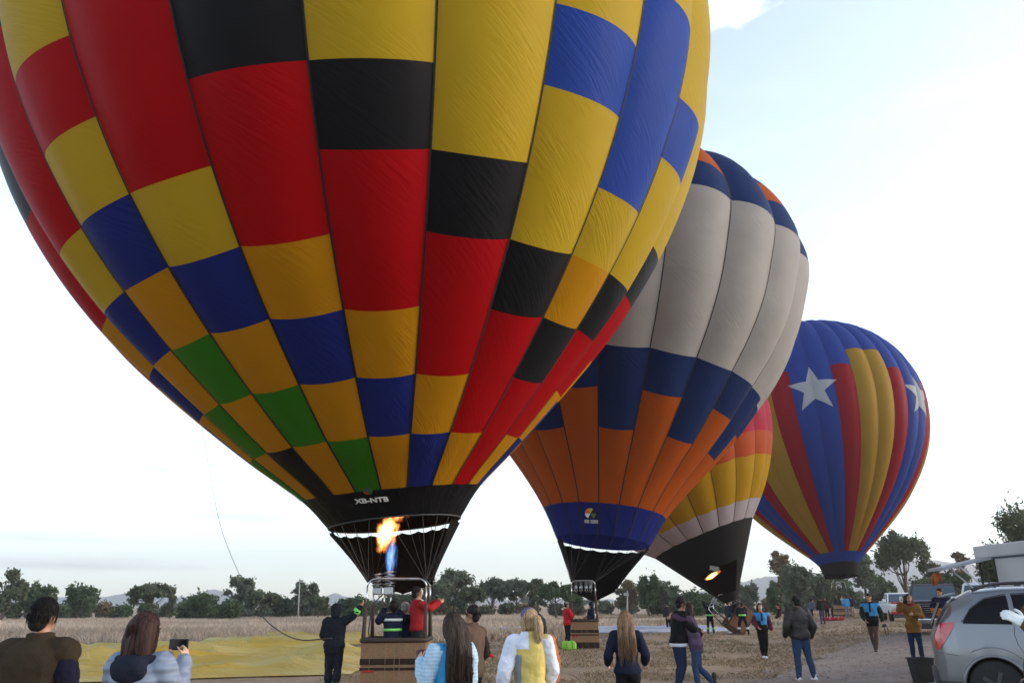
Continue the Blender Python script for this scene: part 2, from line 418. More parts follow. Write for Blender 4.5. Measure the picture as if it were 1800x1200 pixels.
def build_b1():
    root = balloon_root('hot_air_balloon', E1, 'huge nearest balloon with chequered yellow, red, blue, green and black panels')
    cm = {'R': RED, 'K': BLACK, 'G': GREEN}
    key = E1.key[1:]; nl = len(key) - 1
    panels = []
    for g in range(24):
        m_ = abs(((g - 3 + 6) % 12) - 6)
        for k in range(nl):
            c = PAT[m_][k] if k < len(PAT[m_]) else 'Y'
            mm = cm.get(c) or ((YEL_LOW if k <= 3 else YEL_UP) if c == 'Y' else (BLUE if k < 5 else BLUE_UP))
            a0, a1 = key[k], key[k + 1]
            ps = [E1.pt(g + u, a) for u in (.05, .5, .95) for a in (a0, a1)]
            vis = max(visible_rank(E1, g + u, a) for u in (.1, .9) for a in (a0, a1)) > -0.05 and any(in_frame(q) for q in ps)
            panels.append((vis, g, k, mm, a0, a1))
    rest = []
    pal = [RED, BLACK, GREEN, YEL_LOW, YEL_UP, BLUE, BLUE_UP]
    for vis, g, k, mm, a0, a1 in panels:
        if vis:
            V, F, UV = E1.patch(g, g + 1, a0, a1, 12, 6)
            cloth_obj('panel', [(V, F, UV, 0)], [mm], root)
        else:
            V, F, UV = E1.patch(g, g + 1, a0, a1, 6, 3)
            rest.append((V, F, UV, pal.index(mm)))
    cloth_obj('far_side_panels', rest, pal, root, 'stuff')
    # black band round the mouth
    band = [(*E1.patch(g, g + 1, 0, key[0], 6, 4), 0) for g in range(24)]
    cloth_obj('mouth_band', band, [BLACK], root)
    tapes(E1, root, [s_ for s_ in range(-6, 9)], key[0], E1.L * .62, 0.017, TAPE)
    # rim cord and the wires down to the burner frame
    mb = MB(); rim = [E1.pt(q / 4, 0.0, 0.0) for q in range(96)]; mb.tube(rim, 0.018, 6, closed=True); mb.build('mouth_cord', WIRE, root)
    return root
bal1 = build_b1()

# ---- 2: blue, white and orange balloon
r2 = [1.92, 2.532, 3.302, 4.338, 5.257, 6.122]; h2 = [-1.15, 0.0, 1.146, 2.52, 3.841, 5.222]
for dr, dh in ((.80, 1.33), (.62, 1.44), (.36, 1.52), (.12, 1.55)): r2.append(r2[-1] + dr); h2.append(h2[-1] + dh)
r2[-1] = 8.1; h2[-1] = 11.104
r2.append(7.70); h2.append(12.40)
prof2 = close_prof(h2, r2, 0, (120, 133, 145, 155, 163, 169, 175), 1.30)
E2 = Envelope((3.816, 34.0, 3.478 + CAM_H), R(6.4), R(4.0), R(-11.46), 20, prof2, bulge=0.17)
def build_b2():
    root = balloon_root('hot_air_balloon', E2, 'second balloon with orange base, slate blue steps and a broad off-white middle')
    key = E2.key; rest = []; pal = [B2_ROYAL, B2_ORANGE, B2_BLUE, B2_WHITE]
    for g in range(20):
        for k in range(len(key) - 1):
            if k == 0: mm = B2_ROYAL
            elif k < 3: mm = B2_ORANGE
            elif k == 3: mm = B2_BLUE if g % 2 == 0 else B2_ORANGE
            elif k == 4: mm = B2_BLUE
            elif k < 9: mm = B2_WHITE
            elif k == 9: mm = B2_BLUE
            elif k == 10: mm = B2_BLUE if g % 2 == 0 else B2_ORANGE
            else: mm = B2_BLUE
            a0, a1 = key[k], key[k + 1]
            if max(visible_rank(E2, g + u, a) for u in (.1, .9) for a in (a0, a1)) > -0.05:
                cloth_obj('panel', [(*E2.patch(g, g + 1, a0, a1, 8, 4), 0)], [mm], root)
            else: rest.append((*E2.patch(g, g + 1, a0, a1, 5, 2), pal.index(mm)))
    cloth_obj('far_side_panels', rest, pal, root, 'stuff')
    tapes(E2, root, range(-5, 8), 0, E2.L * .8, 0.022, TAPE2)
    return root
bal2 = build_b2()

# ---- 3: the leaning balloon behind it, 4: the striped one with stars
prof_n = [(-.62, 1.47), (0, 2.033), (.893, 3.046), (1.807, 4.029), (2.774, 5.004), (3.78, 5.892), (4.859, 6.703), (5.988, 7.423), (7.168, 8.013), (8.436, 8.462), (9.754, 8.73), (11.098, 8.789), (12.431, 8.613), (13.71, 8.197), (14.886, 7.545), (15.916, 6.68), (16.762, 5.635), (17.414, 4.459), (17.874, 3.195), (18.154, 1.879), (18.271, .539), (18.29, 0)]
E3 = Envelope((11.37, 47.0, 2.24 + CAM_H), R(-19.76), R(6.01), R(-47.56), 20, prof_n, scale=0.774, bulge=0.12)
def build_b3():
    root = balloon_root('hot_air_balloon', E3, 'half hidden leaning balloon with a black base, white, yellow, coral and crimson rings')
    lv = [0.2] + [q * .774 for q in (3.333, 4.87, 8.08, 9.75)] + [E3.L * q for q in (.45, .6, .75, .9, 1.0)]
    cs = [NOMEX, B3_WHITE, B3_YEL, B3_ORANGE, B3_RED, B3_RED, B3_YEL, B3_RED, B3_ORANGE]; rest = []
    for g in range(20):
        for k in range(1, len(cs)):
            if k < 6 and visible_rank(E3, g + .5, (lv[k] + lv[k + 1]) / 2) > -0.25:
                cloth_obj('panel', [(*E3.patch(g, g + 1, lv[k], lv[k + 1], 6, 6), 0)], [cs[k]], root)
            else: rest.append((*E3.patch(g, g + 1, lv[k], lv[k + 1], 4, 4), k))
    cloth_obj('far_side_panels', rest, cs, root, 'stuff')
    tapes(E3, root, range(0, 11), lv[1], E3.L * .5, 0.02, TAPE2)
    return root
bal3 = build_b3()

E4 = Envelope((27.474, 70.0, 3.527 + CAM_H), R(-1.08), R(8.3), R(-27.19), 36, [(h * .97, r * .925) for h, r in prof_n], scale=1.182, bulge=0.17)
def arc_at(env, sm_, row):
    best = min(np.linspace(0.05, env.L * .85, 400), key=lambda a: abs(pix(env.pt(sm_, a))[1] - row)); return float(best)
def pix(p):
    v = np.asarray(p) - np.array([0, 0, CAM_H]); z = v @ cF; return 900 + FPX * (v @ cR) / z, 600 - FPX * (v @ cU) / z
def build_b4():
    root = balloon_root('hot_air_balloon', E4, 'farthest balloon in blue, red and yellow vertical stripes with white stars')
    low, rt, yt = arc_at(E4, 2, 968), arc_at(E4, 3, 640), arc_at(E4, 4, 616)
    rest = []; cs = [B4_BLUE, B4_RED, B4_YEL]
    for g in range(36):
        c = 'BBRYYR'[g % 6]
        segs = [(0.0, low, 0)]
        if c == 'B': segs += [(low, E4.L, 0)]
        elif c == 'R': segs += [(low, rt, 1), (rt, E4.L, 0)]
        else: segs += [(low, yt, 2), (yt, E4.L, 0)]
        vis = max(visible_rank(E4, g + .5, E4.L * q) for q in (.15, .4, .6)) > -0.1
        for a0, a1, ci in segs:
            nv = max(3, int((a1 - a0) / .9))
            if vis: cloth_obj('gore_stripe', [(*E4.patch(g, g + 1, a0, a1, 8, nv), 0)], [cs[ci]], root)
            else: rest.append((*E4.patch(g, g + 1, a0, a1, 4, nv), ci))
    cloth_obj('far_side_panels', rest, cs, root, 'stuff')
    # dark skirt below the mouth
    V = []; UV = []; n = 48
    for j in range(4):
        for i in range(n + 1):
            p = E4.pt(i * 36 / n, 0.0) ; c = E4.C + E4.p[0, 0] * E4.A
            q = c + (p - c) * (1 - .05 * j) - E4.A * .32 * j
            V.append(q); UV.append((i * .4, j * .3))
    F = [(j * (n + 1) + i, j * (n + 1) + i + 1, (j + 1) * (n + 1) + i + 1, (j + 1) * (n + 1) + i) for j in range(3) for i in range(n)]
    cloth_obj('skirt', [(V, F, UV, 0)], [NOMEX], root)
    # stars sewn across the middle seam of each blue pair
    for s0 in (1, 7, -5, 13):
        if visible_rank(E4, s0, E4.L * .5) < -0.7: continue
        ac = arc_at(E4, 1, 684); Ro, Ri = 2.0, 0.8
        pts = [(math.sin(math.pi * q / 5) * (Ro if q % 2 == 0 else Ri), math.cos(math.pi * q / 5) * (Ro if q % 2 == 0 else Ri)) for q in range(10)]
        V = []; F = []; UV = []
        def put(x, y):
            a = ac + y; w = 2 * math.pi * E4.hr(a)[1] / 36
            V.append(E4.pt(s0 + x / w, a, 0.03)); UV.append((x, y)); return len(V) - 1
        n = 8
        for q in range(10):
            A_, B_ = pts[q], pts[(q + 1) % 10]; ids = {}
            for i in range(n + 1):
                for j in range(n + 1 - i):
                    u, v = i / n, j / n; ids[i, j] = put(A_[0] * u + B_[0] * v, A_[1] * u + B_[1] * v)
            for i in range(n):
                for j in range(n - i):
                    F.append((ids[i, j], ids[i, j + 1], ids[i + 1, j]))
                    if i + j < n - 1: F.append((ids[i + 1, j], ids[i, j + 1], ids[i + 1, j + 1]))
        cloth_obj('star', [(V, F, UV, 0)], [STAR], root)
    return root
bal4 = build_b4()
# ================================================================= land
def ground_material(name, cols, scales=(0.12, 0.9, 6.0), bump=0.5, bdist=0.05):
    """earth and dry grass: three noise layers mixed by colour, rough relief"""
    m = bpy.data.materials.new(name); m.use_nodes = True; nt = m.node_tree; N = nt.nodes.new; K = nt.links.new
    p = nt.nodes['Principled BSDF']; p.inputs['Roughness'].default_value = 0.95; p.inputs['Specular IOR Level'].default_value = 0.1
    tc = N('ShaderNodeTexCoord'); mp = N('ShaderNodeMapping'); mp.inputs['Scale'].default_value = (0.6, 1.0, 1.0); K(tc.outputs['Object'], mp.inputs['Vector'])
    prev = None
    for i, sc in enumerate(scales):
        nz = N('ShaderNodeTexNoise'); nz.inputs['Scale'].default_value = sc; nz.inputs['Detail'].default_value = 7; nz.inputs['Roughness'].default_value = 0.65
        K(mp.outputs[0], nz.inputs['Vector'])
        mr = N('ShaderNodeMapRange'); mr.inputs['From Min'].default_value = 0.38; mr.inputs['From Max'].default_value = 0.62; K(nz.outputs['Fac'], mr.inputs['Value'])
        mx = N('ShaderNodeMix'); mx.data_type = 'RGBA'
        if prev is None: mx.inputs['A'].default_value = (*cols[0], 1)
        else: K(prev.outputs['Result'], mx.inputs['A'])
        mx.inputs['B'].default_value = (*cols[i + 1], 1)
        if i:
            mm = N('ShaderNodeMath'); mm.operation = 'MULTIPLY'; mm.inputs[1].default_value = 0.6; K(mr.outputs[0], mm.inputs[0]); K(mm.outputs[0], mx.inputs['Factor'])
        else: K(mr.outputs[0], mx.inputs['Factor'])
        prev = mx
    K(prev.outputs['Result'], p.inputs['Base Color'])
    n2 = N('ShaderNodeTexNoise'); n2.inputs['Scale'].default_value = 3.0; n2.inputs['Detail'].default_value = 9; n2.inputs['Roughness'].default_value = 0.7
    K(mp.outputs[0], n2.inputs['Vector'])
    b = N('ShaderNodeBump'); b.inputs['Strength'].default_value = bump; b.inputs['Distance'].default_value = bdist
    K(n2.outputs['Fac'], b.inputs['Height']); K(b.outputs[0], p.inputs['Normal'])
    MATS[name] = m; return m
GROUND = ground_material('dry_field', [(0.25, 0.178, 0.122), (0.34, 0.25, 0.165), (0.155, 0.108, 0.076), (0.38, 0.29, 0.20)], bump=0.9, bdist=0.12)
ROADM = ground_material('dirt_track', [(0.30, 0.245, 0.21), (0.235, 0.19, 0.162), (0.37, 0.31, 0.27), (0.165, 0.13, 0.11)], scales=(0.3, 1.8, 11.0), bump=0.9, bdist=0.09)

def axis(vals):
    return np.array(vals, float)
def noise2(x, y, sc, seed=0.0):
    return mnoise.noise(Vector((x * sc + seed, y * sc - seed, seed)))
gxv = np.concatenate([-np.geomspace(3600, 42, 24), np.linspace(-40, 40, 121), np.geomspace(42, 3600, 24)])
gyv = np.concatenate([[-300, -60, -20, -5], np.linspace(0, 60, 101), np.geomspace(62, 3300, 40)])
P = []
for y in gyv:
    row = []
    for x in gxv:
        z = float(ground_z(x, y))
        if 0 < y < 60 and abs(x) < 40: z += 0.035 * noise2(x, y, 0.7, 3.1) + 0.02 * noise2(x, y, 2.3, 9.0)
        row.append((x, y, z - 0.02))
    P.append(row)
mb = MB(); mb.grid(P); ground = mb.build('ground', GROUND); tag(ground, 'dry brown grass field reaching to the tree line', None, None, 'structure')

# dirt track: left edge wanders from the camera's right to the parked trucks
EDGE_Y = [-6, 0, 8, 16.6, 21, 25.5, 29.7, 33, 35.6, 36.6, 37.2]
EDGE_X = [1.2, 1.4, 2.2, 4.0, 6.4, 9.0, 11.6, 13.6, 15.8, 18.0, 23.0]
def road_left(y): return float(np.interp(y, EDGE_Y, EDGE_X))
P = []
for y in np.linspace(-6, 37.2, 150):
    l = road_left(y) + 0.35 * noise2(0, y, 0.8, 5.5) + 0.12 * noise2(0, y, 3.1, 1.5)
    P.append([(l + (60 - l) * (q ** 1.6), y + 0.5 * noise2(q * 30, y, 0.4, 2.0) * (y > 36), 0) for q in np.linspace(0, 1, 60)])
P = [[(x, y, float(ground_z(x, y)) + 0.035 * noise2(x, y, 0.7, 3.1) * (abs(x) < 40) + 0.03 + 0.02 * noise2(x, y, 0.25, 8.0)) for x, y, _ in r] for r in P]
mb = MB(); mb.grid(P); road = mb.build('dirt_road', ROADM); tag(road, 'grey dirt track on the right where people stand', None, None, 'structure')

# ---- grass, as countless blades
def blades(name, pts, hmin, hmax, w, lean, cols, label):
    n = len(pts); k = 3
    P0 = np.repeat(pts, k, 0) + np.c_[rng.normal(0, .06, (n * k, 2)), np.zeros(n * k)]
    a = rng.uniform(0, 2 * np.pi, n * k); h = rng.uniform(hmin, hmax, n * k); le = rng.normal(0, lean, (n * k, 2)) * h[:, None]
    d = np.c_[np.cos(a), np.sin(a), np.zeros(n * k)] * (w * rng.uniform(.5, 1.3, n * k))[:, None]
    A = P0 - d; B = P0 + d; T = P0 + np.c_[le, h]
    M = (P0 + np.c_[le * .35, h * .55])
    V = np.stack([A, B, M + d * .7, T], 1).reshape(-1, 3)
    me = bpy.data.meshes.new(name)
    me.vertices.add(len(V)); me.vertices.foreach_set('co', V.ravel().astype(np.float32))
    F = (np.arange(n * k)[:, None] * 4 + np.array([0, 1, 2, 3])).astype(np.int32)
    me.loops.add(F.size); me.loops.foreach_set('vertex_index', F.ravel())
    me.polygons.add(len(F)); me.polygons.foreach_set('loop_start', (np.arange(len(F)) * 4).astype(np.int32))
    me.polygons.foreach_set('loop_total', np.full(len(F), 4, np.int32))
    for c in cols: me.materials.append(c)
    patch = np.array([mnoise.noise(Vector((p[0] * .09, p[1] * .09, 4.0))) for p in pts])
    mi = (np.repeat(patch, k) + rng.normal(0, .22, n * k) > 0.0).astype(np.int32)
    me.polygons.foreach_set('material_index', mi); me.update(); me.validate()
    o = mesh_obj(name, me); tag(o, label, None, None, 'stuff'); return o
STRAW = mat('pale_straw', (0.50, 0.40, 0.31), rough=0.9, spec=0.05, var=0.25, vscale=0.6)
STRAW2 = mat('grey_straw', (0.38, 0.295, 0.225), rough=0.9, spec=0.05, var=0.25, vscale=0.6)
DRYG = mat('dry_grass', (0.25, 0.18, 0.11), rough=0.9, spec=0.05, var=0.3, vscale=1.0)
GREENG = mat('greenish_grass', (0.17, 0.14, 0.075), rough=0.9, spec=0.05, var=0.3, vscale=1.0)
n = 42000; yy = 40 + (103 - 40) * rng.random(n) ** 0.8; xx = -0.72 * yy - 6 + rng.random(n) * (0.72 * yy + 6 + 2 + 0.02 * yy)
pts = np.c_[xx, yy, np.zeros(n)]
blades('tall_grass', pts, 0.22, 0.58, 0.02, 0.3, [STRAW, STRAW2], 'tall pale dry grass across the back of the field')
n = 16000; yy = 62 + 60 * rng.random(n); xx = rng.uniform(0, 1, n) * (0.62 * yy) + 3
pts = np.c_[xx, yy, ground_z(xx, yy)]; blades('dry_meadow', pts, 0.06, 0.2, 0.03, 0.5, [STRAW, DRYG], 'short yellowed meadow grass in front of the right hand trees')
n = 60000; yy = 7 + 48 * rng.random(n) ** 1.3; xx = (rng.random(n) * 1.45 - 0.75) * yy
keep = xx < np.array([road_left(q) for q in yy]) + rng.exponential(0.25, n) * (rng.random(n) < .5); keep |= yy > 37
keep &= ~((yy > 18.8) & (yy < 36.5) & (xx < -4.6) & (xx > -26))
keep &= np.array([mnoise.noise(Vector((a * .5, b * .5, 7.0))) + 0.25 * mnoise.noise(Vector((a * 2, b * 2, 1.0))) > -0.18 for a, b in zip(xx, yy)])
pts = np.c_[xx, yy, ground_z(xx, yy) - .02][keep]
blades('short_grass', pts, 0.03, 0.11, 0.012, 0.7, [DRYG, GREENG], 'sparse trampled dry grass around the baskets')

# ---- loose stones and clods on the track
n = 5200; yy = 6 + 31 * rng.random(n) ** 1.2; lx_ = np.array([road_left(q) for q in yy]); xx = lx_ - .6 + rng.exponential(4.5, n); keep = xx < yy * .75 + 2; xx, yy = xx[keep], yy[keep]; n = len(xx)
r_ = rng.gamma(2.0, .009, n) + .006; zz = ground_z(xx, yy) + .04
tet = np.array([(1, 0, -.4), (-.5, .86, -.4), (-.5, -.86, -.4), (0, 0, .7), (.5, .6, .25)], float)
ang = rng.uniform(0, 6.28, n); ca, sa = np.cos(ang), np.sin(ang); V = np.zeros((n, 5, 3))
for k in range(5):
    V[:, k, 0] = xx + r_ * (tet[k, 0] * ca - tet[k, 1] * sa) * 1.3; V[:, k, 1] = yy + r_ * (tet[k, 0] * sa + tet[k, 1] * ca); V[:, k, 2] = zz + r_ * tet[k, 2] * rng.uniform(.5, 1.1, n)
me = bpy.data.meshes.new('loose_stones'); F = (np.arange(n)[:, None, None] * 5 + np.array([(0, 4, 3), (4, 1, 3), (1, 2, 3), (2, 0, 3), (0, 1, 4)])).reshape(-1, 3)
me.from_pydata(V.reshape(-1, 3).tolist(), [], F.tolist()); me.materials.append(ROADM); o = mesh_obj('loose_stones', me); tag(o, 'small stones and clods scattered over the dirt track', None, None, 'stuff')

# ---- hills
HILL = mat('far_hillside', (0.075, 0.085, 0.10), rough=1.0, spec=0.0, var=0.25, vscale=0.004)
def ridge(name, pts, Y, depth, label):
    """pts: photo columns and rows of the skyline, built as a ridge with a front and a back slope"""
    cols = []
    for i in range(len(pts) - 1):
        for t in np.linspace(0, 1, 14, endpoint=False):
            cols.append((pts[i][0] * (1 - t) + pts[i + 1][0] * t, pts[i][1] * (1 - t) + pts[i + 1][1] * t))
    cols.append(pts[-1]); P = []
    for t, yo in ((0.0, -depth), (0.35, -depth * .55), (0.7, -depth * .25), (1.0, 0.0), (0.5, depth * .6), (0.0, depth)):
        row = []
        for c, r in cols:
            p = at(c, r, Y); z = max(2.0, p.z + 6 * mnoise.noise(Vector((c * .05, 1, 0))) + 3 * mnoise.noise(Vector((c * .17, 3, 0))))
            row.append((p.x, Y + yo, z * t * (1 + (0.12 * mnoise.noise(Vector((c * .06, t * 5, 2)))) * (t < 1)) - 2))
        P.append(row)
    mb = MB(); mb.grid(P); o = mb.build(name, HILL); tag(o, label, None, None, 'structure')
ridge('hill', [(1180, 1052), (1240, 1036), (1300, 1021), (1345, 1012), (1400, 1010), (1450, 1004), (1500, 990), (1545, 978), (1580, 976), (1640, 983), (1700, 990), (1760, 992), (1860, 985), (2000, 1000), (2200, 1040)], 2300, 500, 'blue grey mountain ridge behind the trees on the right')
ridge('hill', [(-300, 1040), (-100, 1036), (60, 1046), (160, 1050), (220, 1042), (260, 1044), (330, 1048), (355, 1042), (378, 1034), (395, 1037), (430, 1048), (480, 1054), (540, 1054), (572, 1046), (590, 1041), (606, 1047), (640, 1052), (760, 1053), (900, 1050), (1050, 1052), (1180, 1054)], 2700, 400, 'low pinkish hills on the horizon at left')

# ---- trees
BARK = mat('grey_brown_bark', (0.09, 0.07, 0.055), rough=0.95, spec=0.1, var=0.3, vscale=3.0, bump=0.6, bscale=12)
def leafmat(name, col, var=0.35):
    m = bpy.data.materials.new(name); m.use_nodes = True; nt = m.node_tree; N = nt.nodes.new; K = nt.links.new
    p = nt.nodes['Principled BSDF']; p.inputs['Roughness'].default_value = 0.75; p.inputs['Specular IOR Level'].default_value = 0.2
    tc = N('ShaderNodeTexCoord'); nz = N('ShaderNodeTexNoise'); nz.inputs['Scale'].default_value = 0.9; nz.inputs['Detail'].default_value = 3; K(tc.outputs['Object'], nz.inputs['Vector'])
    mx = N('ShaderNodeMix'); mx.data_type = 'RGBA'; mx.inputs['A'].default_value = (*[q * (1 - var) for q in col], 1); mx.inputs['B'].default_value = (*[q * (1 + var) for q in col], 1)
    K(nz.outputs['Fac'], mx.inputs['Factor']); K(mx.outputs['Result'], p.inputs['Base Color'])
    tr = N('ShaderNodeBsdfTranslucent'); K(mx.outputs['Result'], tr.inputs['Color'])
    ms = N('ShaderNodeMixShader'); ms.inputs[0].default_value = 0.3; K(p.outputs[0], ms.inputs[1]); K(tr.outputs[0], ms.inputs[2]); K(ms.outputs[0], nt.nodes['Material Output'].inputs['Surface'])
    MATS[name] = m; return m
LEAF = [leafmat('dark_olive_leaves', (0.085, 0.102, 0.051)), leafmat('grey_green_leaves', (0.102, 0.122, 0.076)), leafmat('deep_green_leaves', (0.060, 0.093, 0.037)), leafmat('brownish_leaves', (0.145, 0.111, 0.060))]
def leaves(name, clusters, count, size, material, parent):
    """clusters: (centre, (rx,ry,rz), weight); leaf-sized faces in shells of each clump, uneven edge"""
    w = np.array([c[2] for c in clusters], float); w /= w.sum()
    ids = rng.choice(len(clusters), count, p=w)
    C = np.array([c[0] for c in clusters], float)[ids]; Rr = np.array([c[1] for c in clusters], float)[ids]
    d = rng.normal(size=(count, 3)); d /= np.linalg.norm(d, axis=1)[:, None]
    rad = rng.random(count) ** 0.5 * (1 + 0.28 * rng.normal(size=count)) * (1 + 0.25 * np.sin(d[:, 0] * 9 + ids) * np.cos(d[:, 1] * 8 + ids * 2))
    p = C + d * Rr * rad[:, None]
    n = rng.normal(size=(count, 3)); n /= np.linalg.norm(n, axis=1)[:, None]
    t = np.cross(n, rng.normal(size=(count, 3))); t /= np.linalg.norm(t, axis=1)[:, None] + 1e-9; b = np.cross(n, t)
    s_ = size * rng.uniform(.5, 1.4, count)[:, None]
    V = np.stack([p - t * s_, p + b * s_ * .45, p + t * s_, p - b * s_ * .45], 1).reshape(-1, 3)
    me = bpy.data.meshes.new(name); me.vertices.add(len(V)); me.vertices.foreach_set('co', V.ravel().astype(np.float32))
    me.loops.add(count * 4); me.loops.foreach_set('vertex_index', np.arange(count * 4, dtype=np.int32))
    me.polygons.add(count); me.polygons.foreach_set('loop_start', (np.arange(count) * 4).astype(np.int32)); me.polygons.foreach_set('loop_total', np.full(count, 4, np.int32))
    me.materials.append(material); me.update(); me.validate()
    return mesh_obj(name, me, parent)
def tree(name, px, top, halfw, Y, style, label, cat='tree', leaf=0, dens=1.0, group='trees along the edge of the field', lean=0.0):
    base = gx(px, Y, 3.0); k = Y / FPX
    Ht = at(px, top, Y).z - base.z; W = halfw * k
    root = empty(name, base, rng.uniform(0, 6), label, cat, group)
    cl = []; limbs = []; sz = min(max(0.0024 * Y, .12), .5)
    if style == 'bush':
        for i in range(24):
            a = rng.uniform(0, 6.28); q = rng.random() ** .5 * .62
            z = Ht * rng.uniform(.2, .72)
            cl.append(((W * q * math.cos(a), W * q * math.sin(a), z), (W * rng.uniform(.22, .4), W * rng.uniform(.22, .4), Ht * rng.uniform(.14, .26)), 1))
        trunk_top = Ht * .45
    elif style == 'round':
        for i in range(28):
            a = rng.uniform(0, 6.28); q = rng.random() ** .5 * .68; z = Ht * rng.uniform(.34, .8)
            cl.append(((W * q * math.cos(a), W * q * math.sin(a), z), (W * rng.uniform(.18, .36), W * rng.uniform(.18, .36), Ht * rng.uniform(.09, .2)), 1))
        trunk_top = Ht * .5
    elif style == 'umbrella':
        for i in range(30):
            a = rng.uniform(0, 6.28); q = rng.random() ** .5 * .85; z = Ht * (.86 - .22 * q * q - rng.random() ** 2 * .25)
            cl.append(((W * q * math.cos(a), W * q * math.sin(a), z), (W * rng.uniform(.13, .28), W * rng.uniform(.13, .28), Ht * rng.uniform(.05, .12)), 1))
        trunk_top = Ht * .6
    else:   # 'airy': separate puffs on long limbs with sky between
        for i in range(32):
            a = rng.uniform(0, 6.28); z = Ht * rng.uniform(.30, .93); q = rng.random() ** .6 * .8 * math.sin(min(1.0, (1.1 - z / Ht) * 2.2) * 1.57)
            s_ = rng.uniform(.12, .28)
            cl.append(((W * q * math.cos(a), W * q * math.sin(a), z), (W * s_ * 1.2, W * s_ * 1.2, W * s_ * .9), s_ ** 2))
        trunk_top = Ht * .8
    cnt = int(dens * {'bush': 4200, 'round': 4600, 'umbrella': 4000, 'airy': 3600}[style] * min(1.6, max(.5, (halfw / 32) ** 1.3)))
    leaves('crown', cl, cnt, sz, LEAF[leaf], root)
    mb = MB(); r0 = max(.08, Ht * .024)
    tp = [Vector((lean * Ht * t * t + .03 * Ht * math.sin(t * 5), .02 * Ht * math.sin(t * 4 + 1), Ht * t * (trunk_top / Ht))) for t in np.linspace(0, 1, 7)]
    tp[0].z = -0.2
    mb.tube(tp, [r0 * (1.25 - .9 * i / 6) for i in range(7)], 7)
    for c in cl[:(12 if style in ('airy', 'umbrella') else 6)]:
        e = Vector(c[0]); j = int(np.clip(3 + rng.integers(0, 4), 0, 6)); s_ = tp[j]
        if style == 'umbrella': s_ = tp[int(rng.integers(2, 5))]
        mid = (s_ + e) / 2 + Vector((0, 0, -.06 * Ht)); mb.tube([s_, mid, e], [r0 * .42, r0 * .28, r0 * .1], 5)
    mb.build('trunk', BARK, root)
    return root
TREES = [
 (8, 1003, 40, 92, 'airy', 'ragged tall tree cut by the left edge of the picture', 0),
 (66, 1019, 34, 98, 'round', 'rounded dark tree behind the man in the brown vest', 2),
 (143, 1023, 30, 104, 'round', 'dome shaped dark tree standing alone left of the red haired woman', 2),
 (268, 1020, 40, 96, 'umbrella', 'broad flat topped tree right of the red haired woman', 0),
 (350, 1037, 46, 92, 'bush', 'wide dark bushy tree beside the broad flat topped tree', 2),
 (424, 1014, 30, 100, 'airy', 'tall loose crowned tree with sky showing through left of the firefighter jacket man', 1),
 (404, 1047, 26, 88, 'bush', 'round dark bush under the loose crowned tree', 2),
 (462, 1034, 30, 96, 'umbrella', 'small flat topped tree with a forked trunk above the hanging rope', 0),
 (502, 1046, 28, 100, 'bush', 'grey green bush between two forked trees', 1),
 (536, 1024, 27, 98, 'airy', 'loose tree beside the thin mast', 1),
 (563, 1043, 17, 92, 'umbrella', 'small lollipop tree with a bare trunk', 0),
 (622, 1045, 36, 94, 'bush', 'green bush behind the raised arm of the crew man', 2),
 (700, 1040, 40, 105, 'round', 'dark tree seen under the big balloon skirt', 0),
 (768, 1012, 34, 100, 'round', 'dense tree touching the right edge of the black skirt', 1),
 (800, 1001, 34, 104, 'airy', 'tallest tree right of the near basket', 1),
 (830, 1024, 26, 100, 'umbrella', 'flat topped tree with glowing gaps above the brown jacket man', 0),
 (866, 1010, 28, 108, 'umbrella', 'cloud shaped tree right of the near basket, second from it', 1),
 (908, 1011, 32, 106, 'umbrella', 'wide cloud shaped tree above the yellow jacket', 1),
 (944, 1014, 17, 104, 'airy', 'narrow loose tree just right of the yellow jacket woman', 0),
 (976, 1017, 32, 98, 'umbrella', 'spreading dark tree left of the second basket', 2),
 (1006, 1030, 20, 108, 'round', 'small dark tree behind the red jacket man', 2),
 (1104, 1018, 24, 110, 'airy', 'thin tree with glowing leaves right of the second balloon skirt', 3),
 (1140, 1004, 22, 104, 'round', 'narrow pointed tree between the second and the leaning balloon', 2),
 (1170, 1018, 26, 106, 'airy', 'open crowned tree under the white ring of the leaning balloon', 1),
 (1206, 1034, 40, 100, 'bush', 'long dark thicket behind the hugging couple', 2),
 (1243, 1036, 30, 112, 'bush', 'dark thicket behind the raised arm crewman', 2),
 (1284, 996, 22, 108, 'airy', 'tall thin tree right of the leaning black skirt', 1),
 (1314, 1021, 19, 120, 'round', 'small blue grey tree in the gap before the mountain', 1),
 (1373, 962, 27, 104, 'airy', 'tall open tree with glowing leaves left of the striped balloon', 3),
 (1398, 984, 34, 98, 'round', 'large dark tree under the striped balloon, left side', 1),
 (1358, 1018, 15, 96, 'bush', 'small round green bush beside the blue vest woman', 2),
 (1440, 1004, 34, 112, 'round', 'dark tree behind the far red mat', 0),
 (1482, 1006, 30, 118, 'bush', 'dark trees mass behind the far basket', 2),
 (1522, 966, 22, 106, 'airy', 'tall open tree right of the striped balloon mouth', 1),
 (1548, 1006, 26, 112, 'round', 'dark low tree behind the open pickup door', 2),
 (1592, 920, 46, 96, 'umbrella', 'tall umbrella shaped tree standing over the white pickup', 0),
 (1624, 1004, 34, 104, 'bush', 'dark thicket behind the maroon truck', 2),
 (1645, 985, 16, 90, 'airy', 'thin sparse tree above the maroon truck', 0),
 (1690, 962, 20, 84, 'airy', 'small sunlit sparse tree left of the white trailer roof', 3),
 (1676, 1000, 32, 84, 'round', 'dark tree below the raised trailer awning', 2),
 (1762, 930, 44, 66, 'round', 'dark tree rising behind the white trailer', 2),
 (1822, 868, 74, 62, 'round', 'tall dark tree cut by the right edge of the picture', 0)]
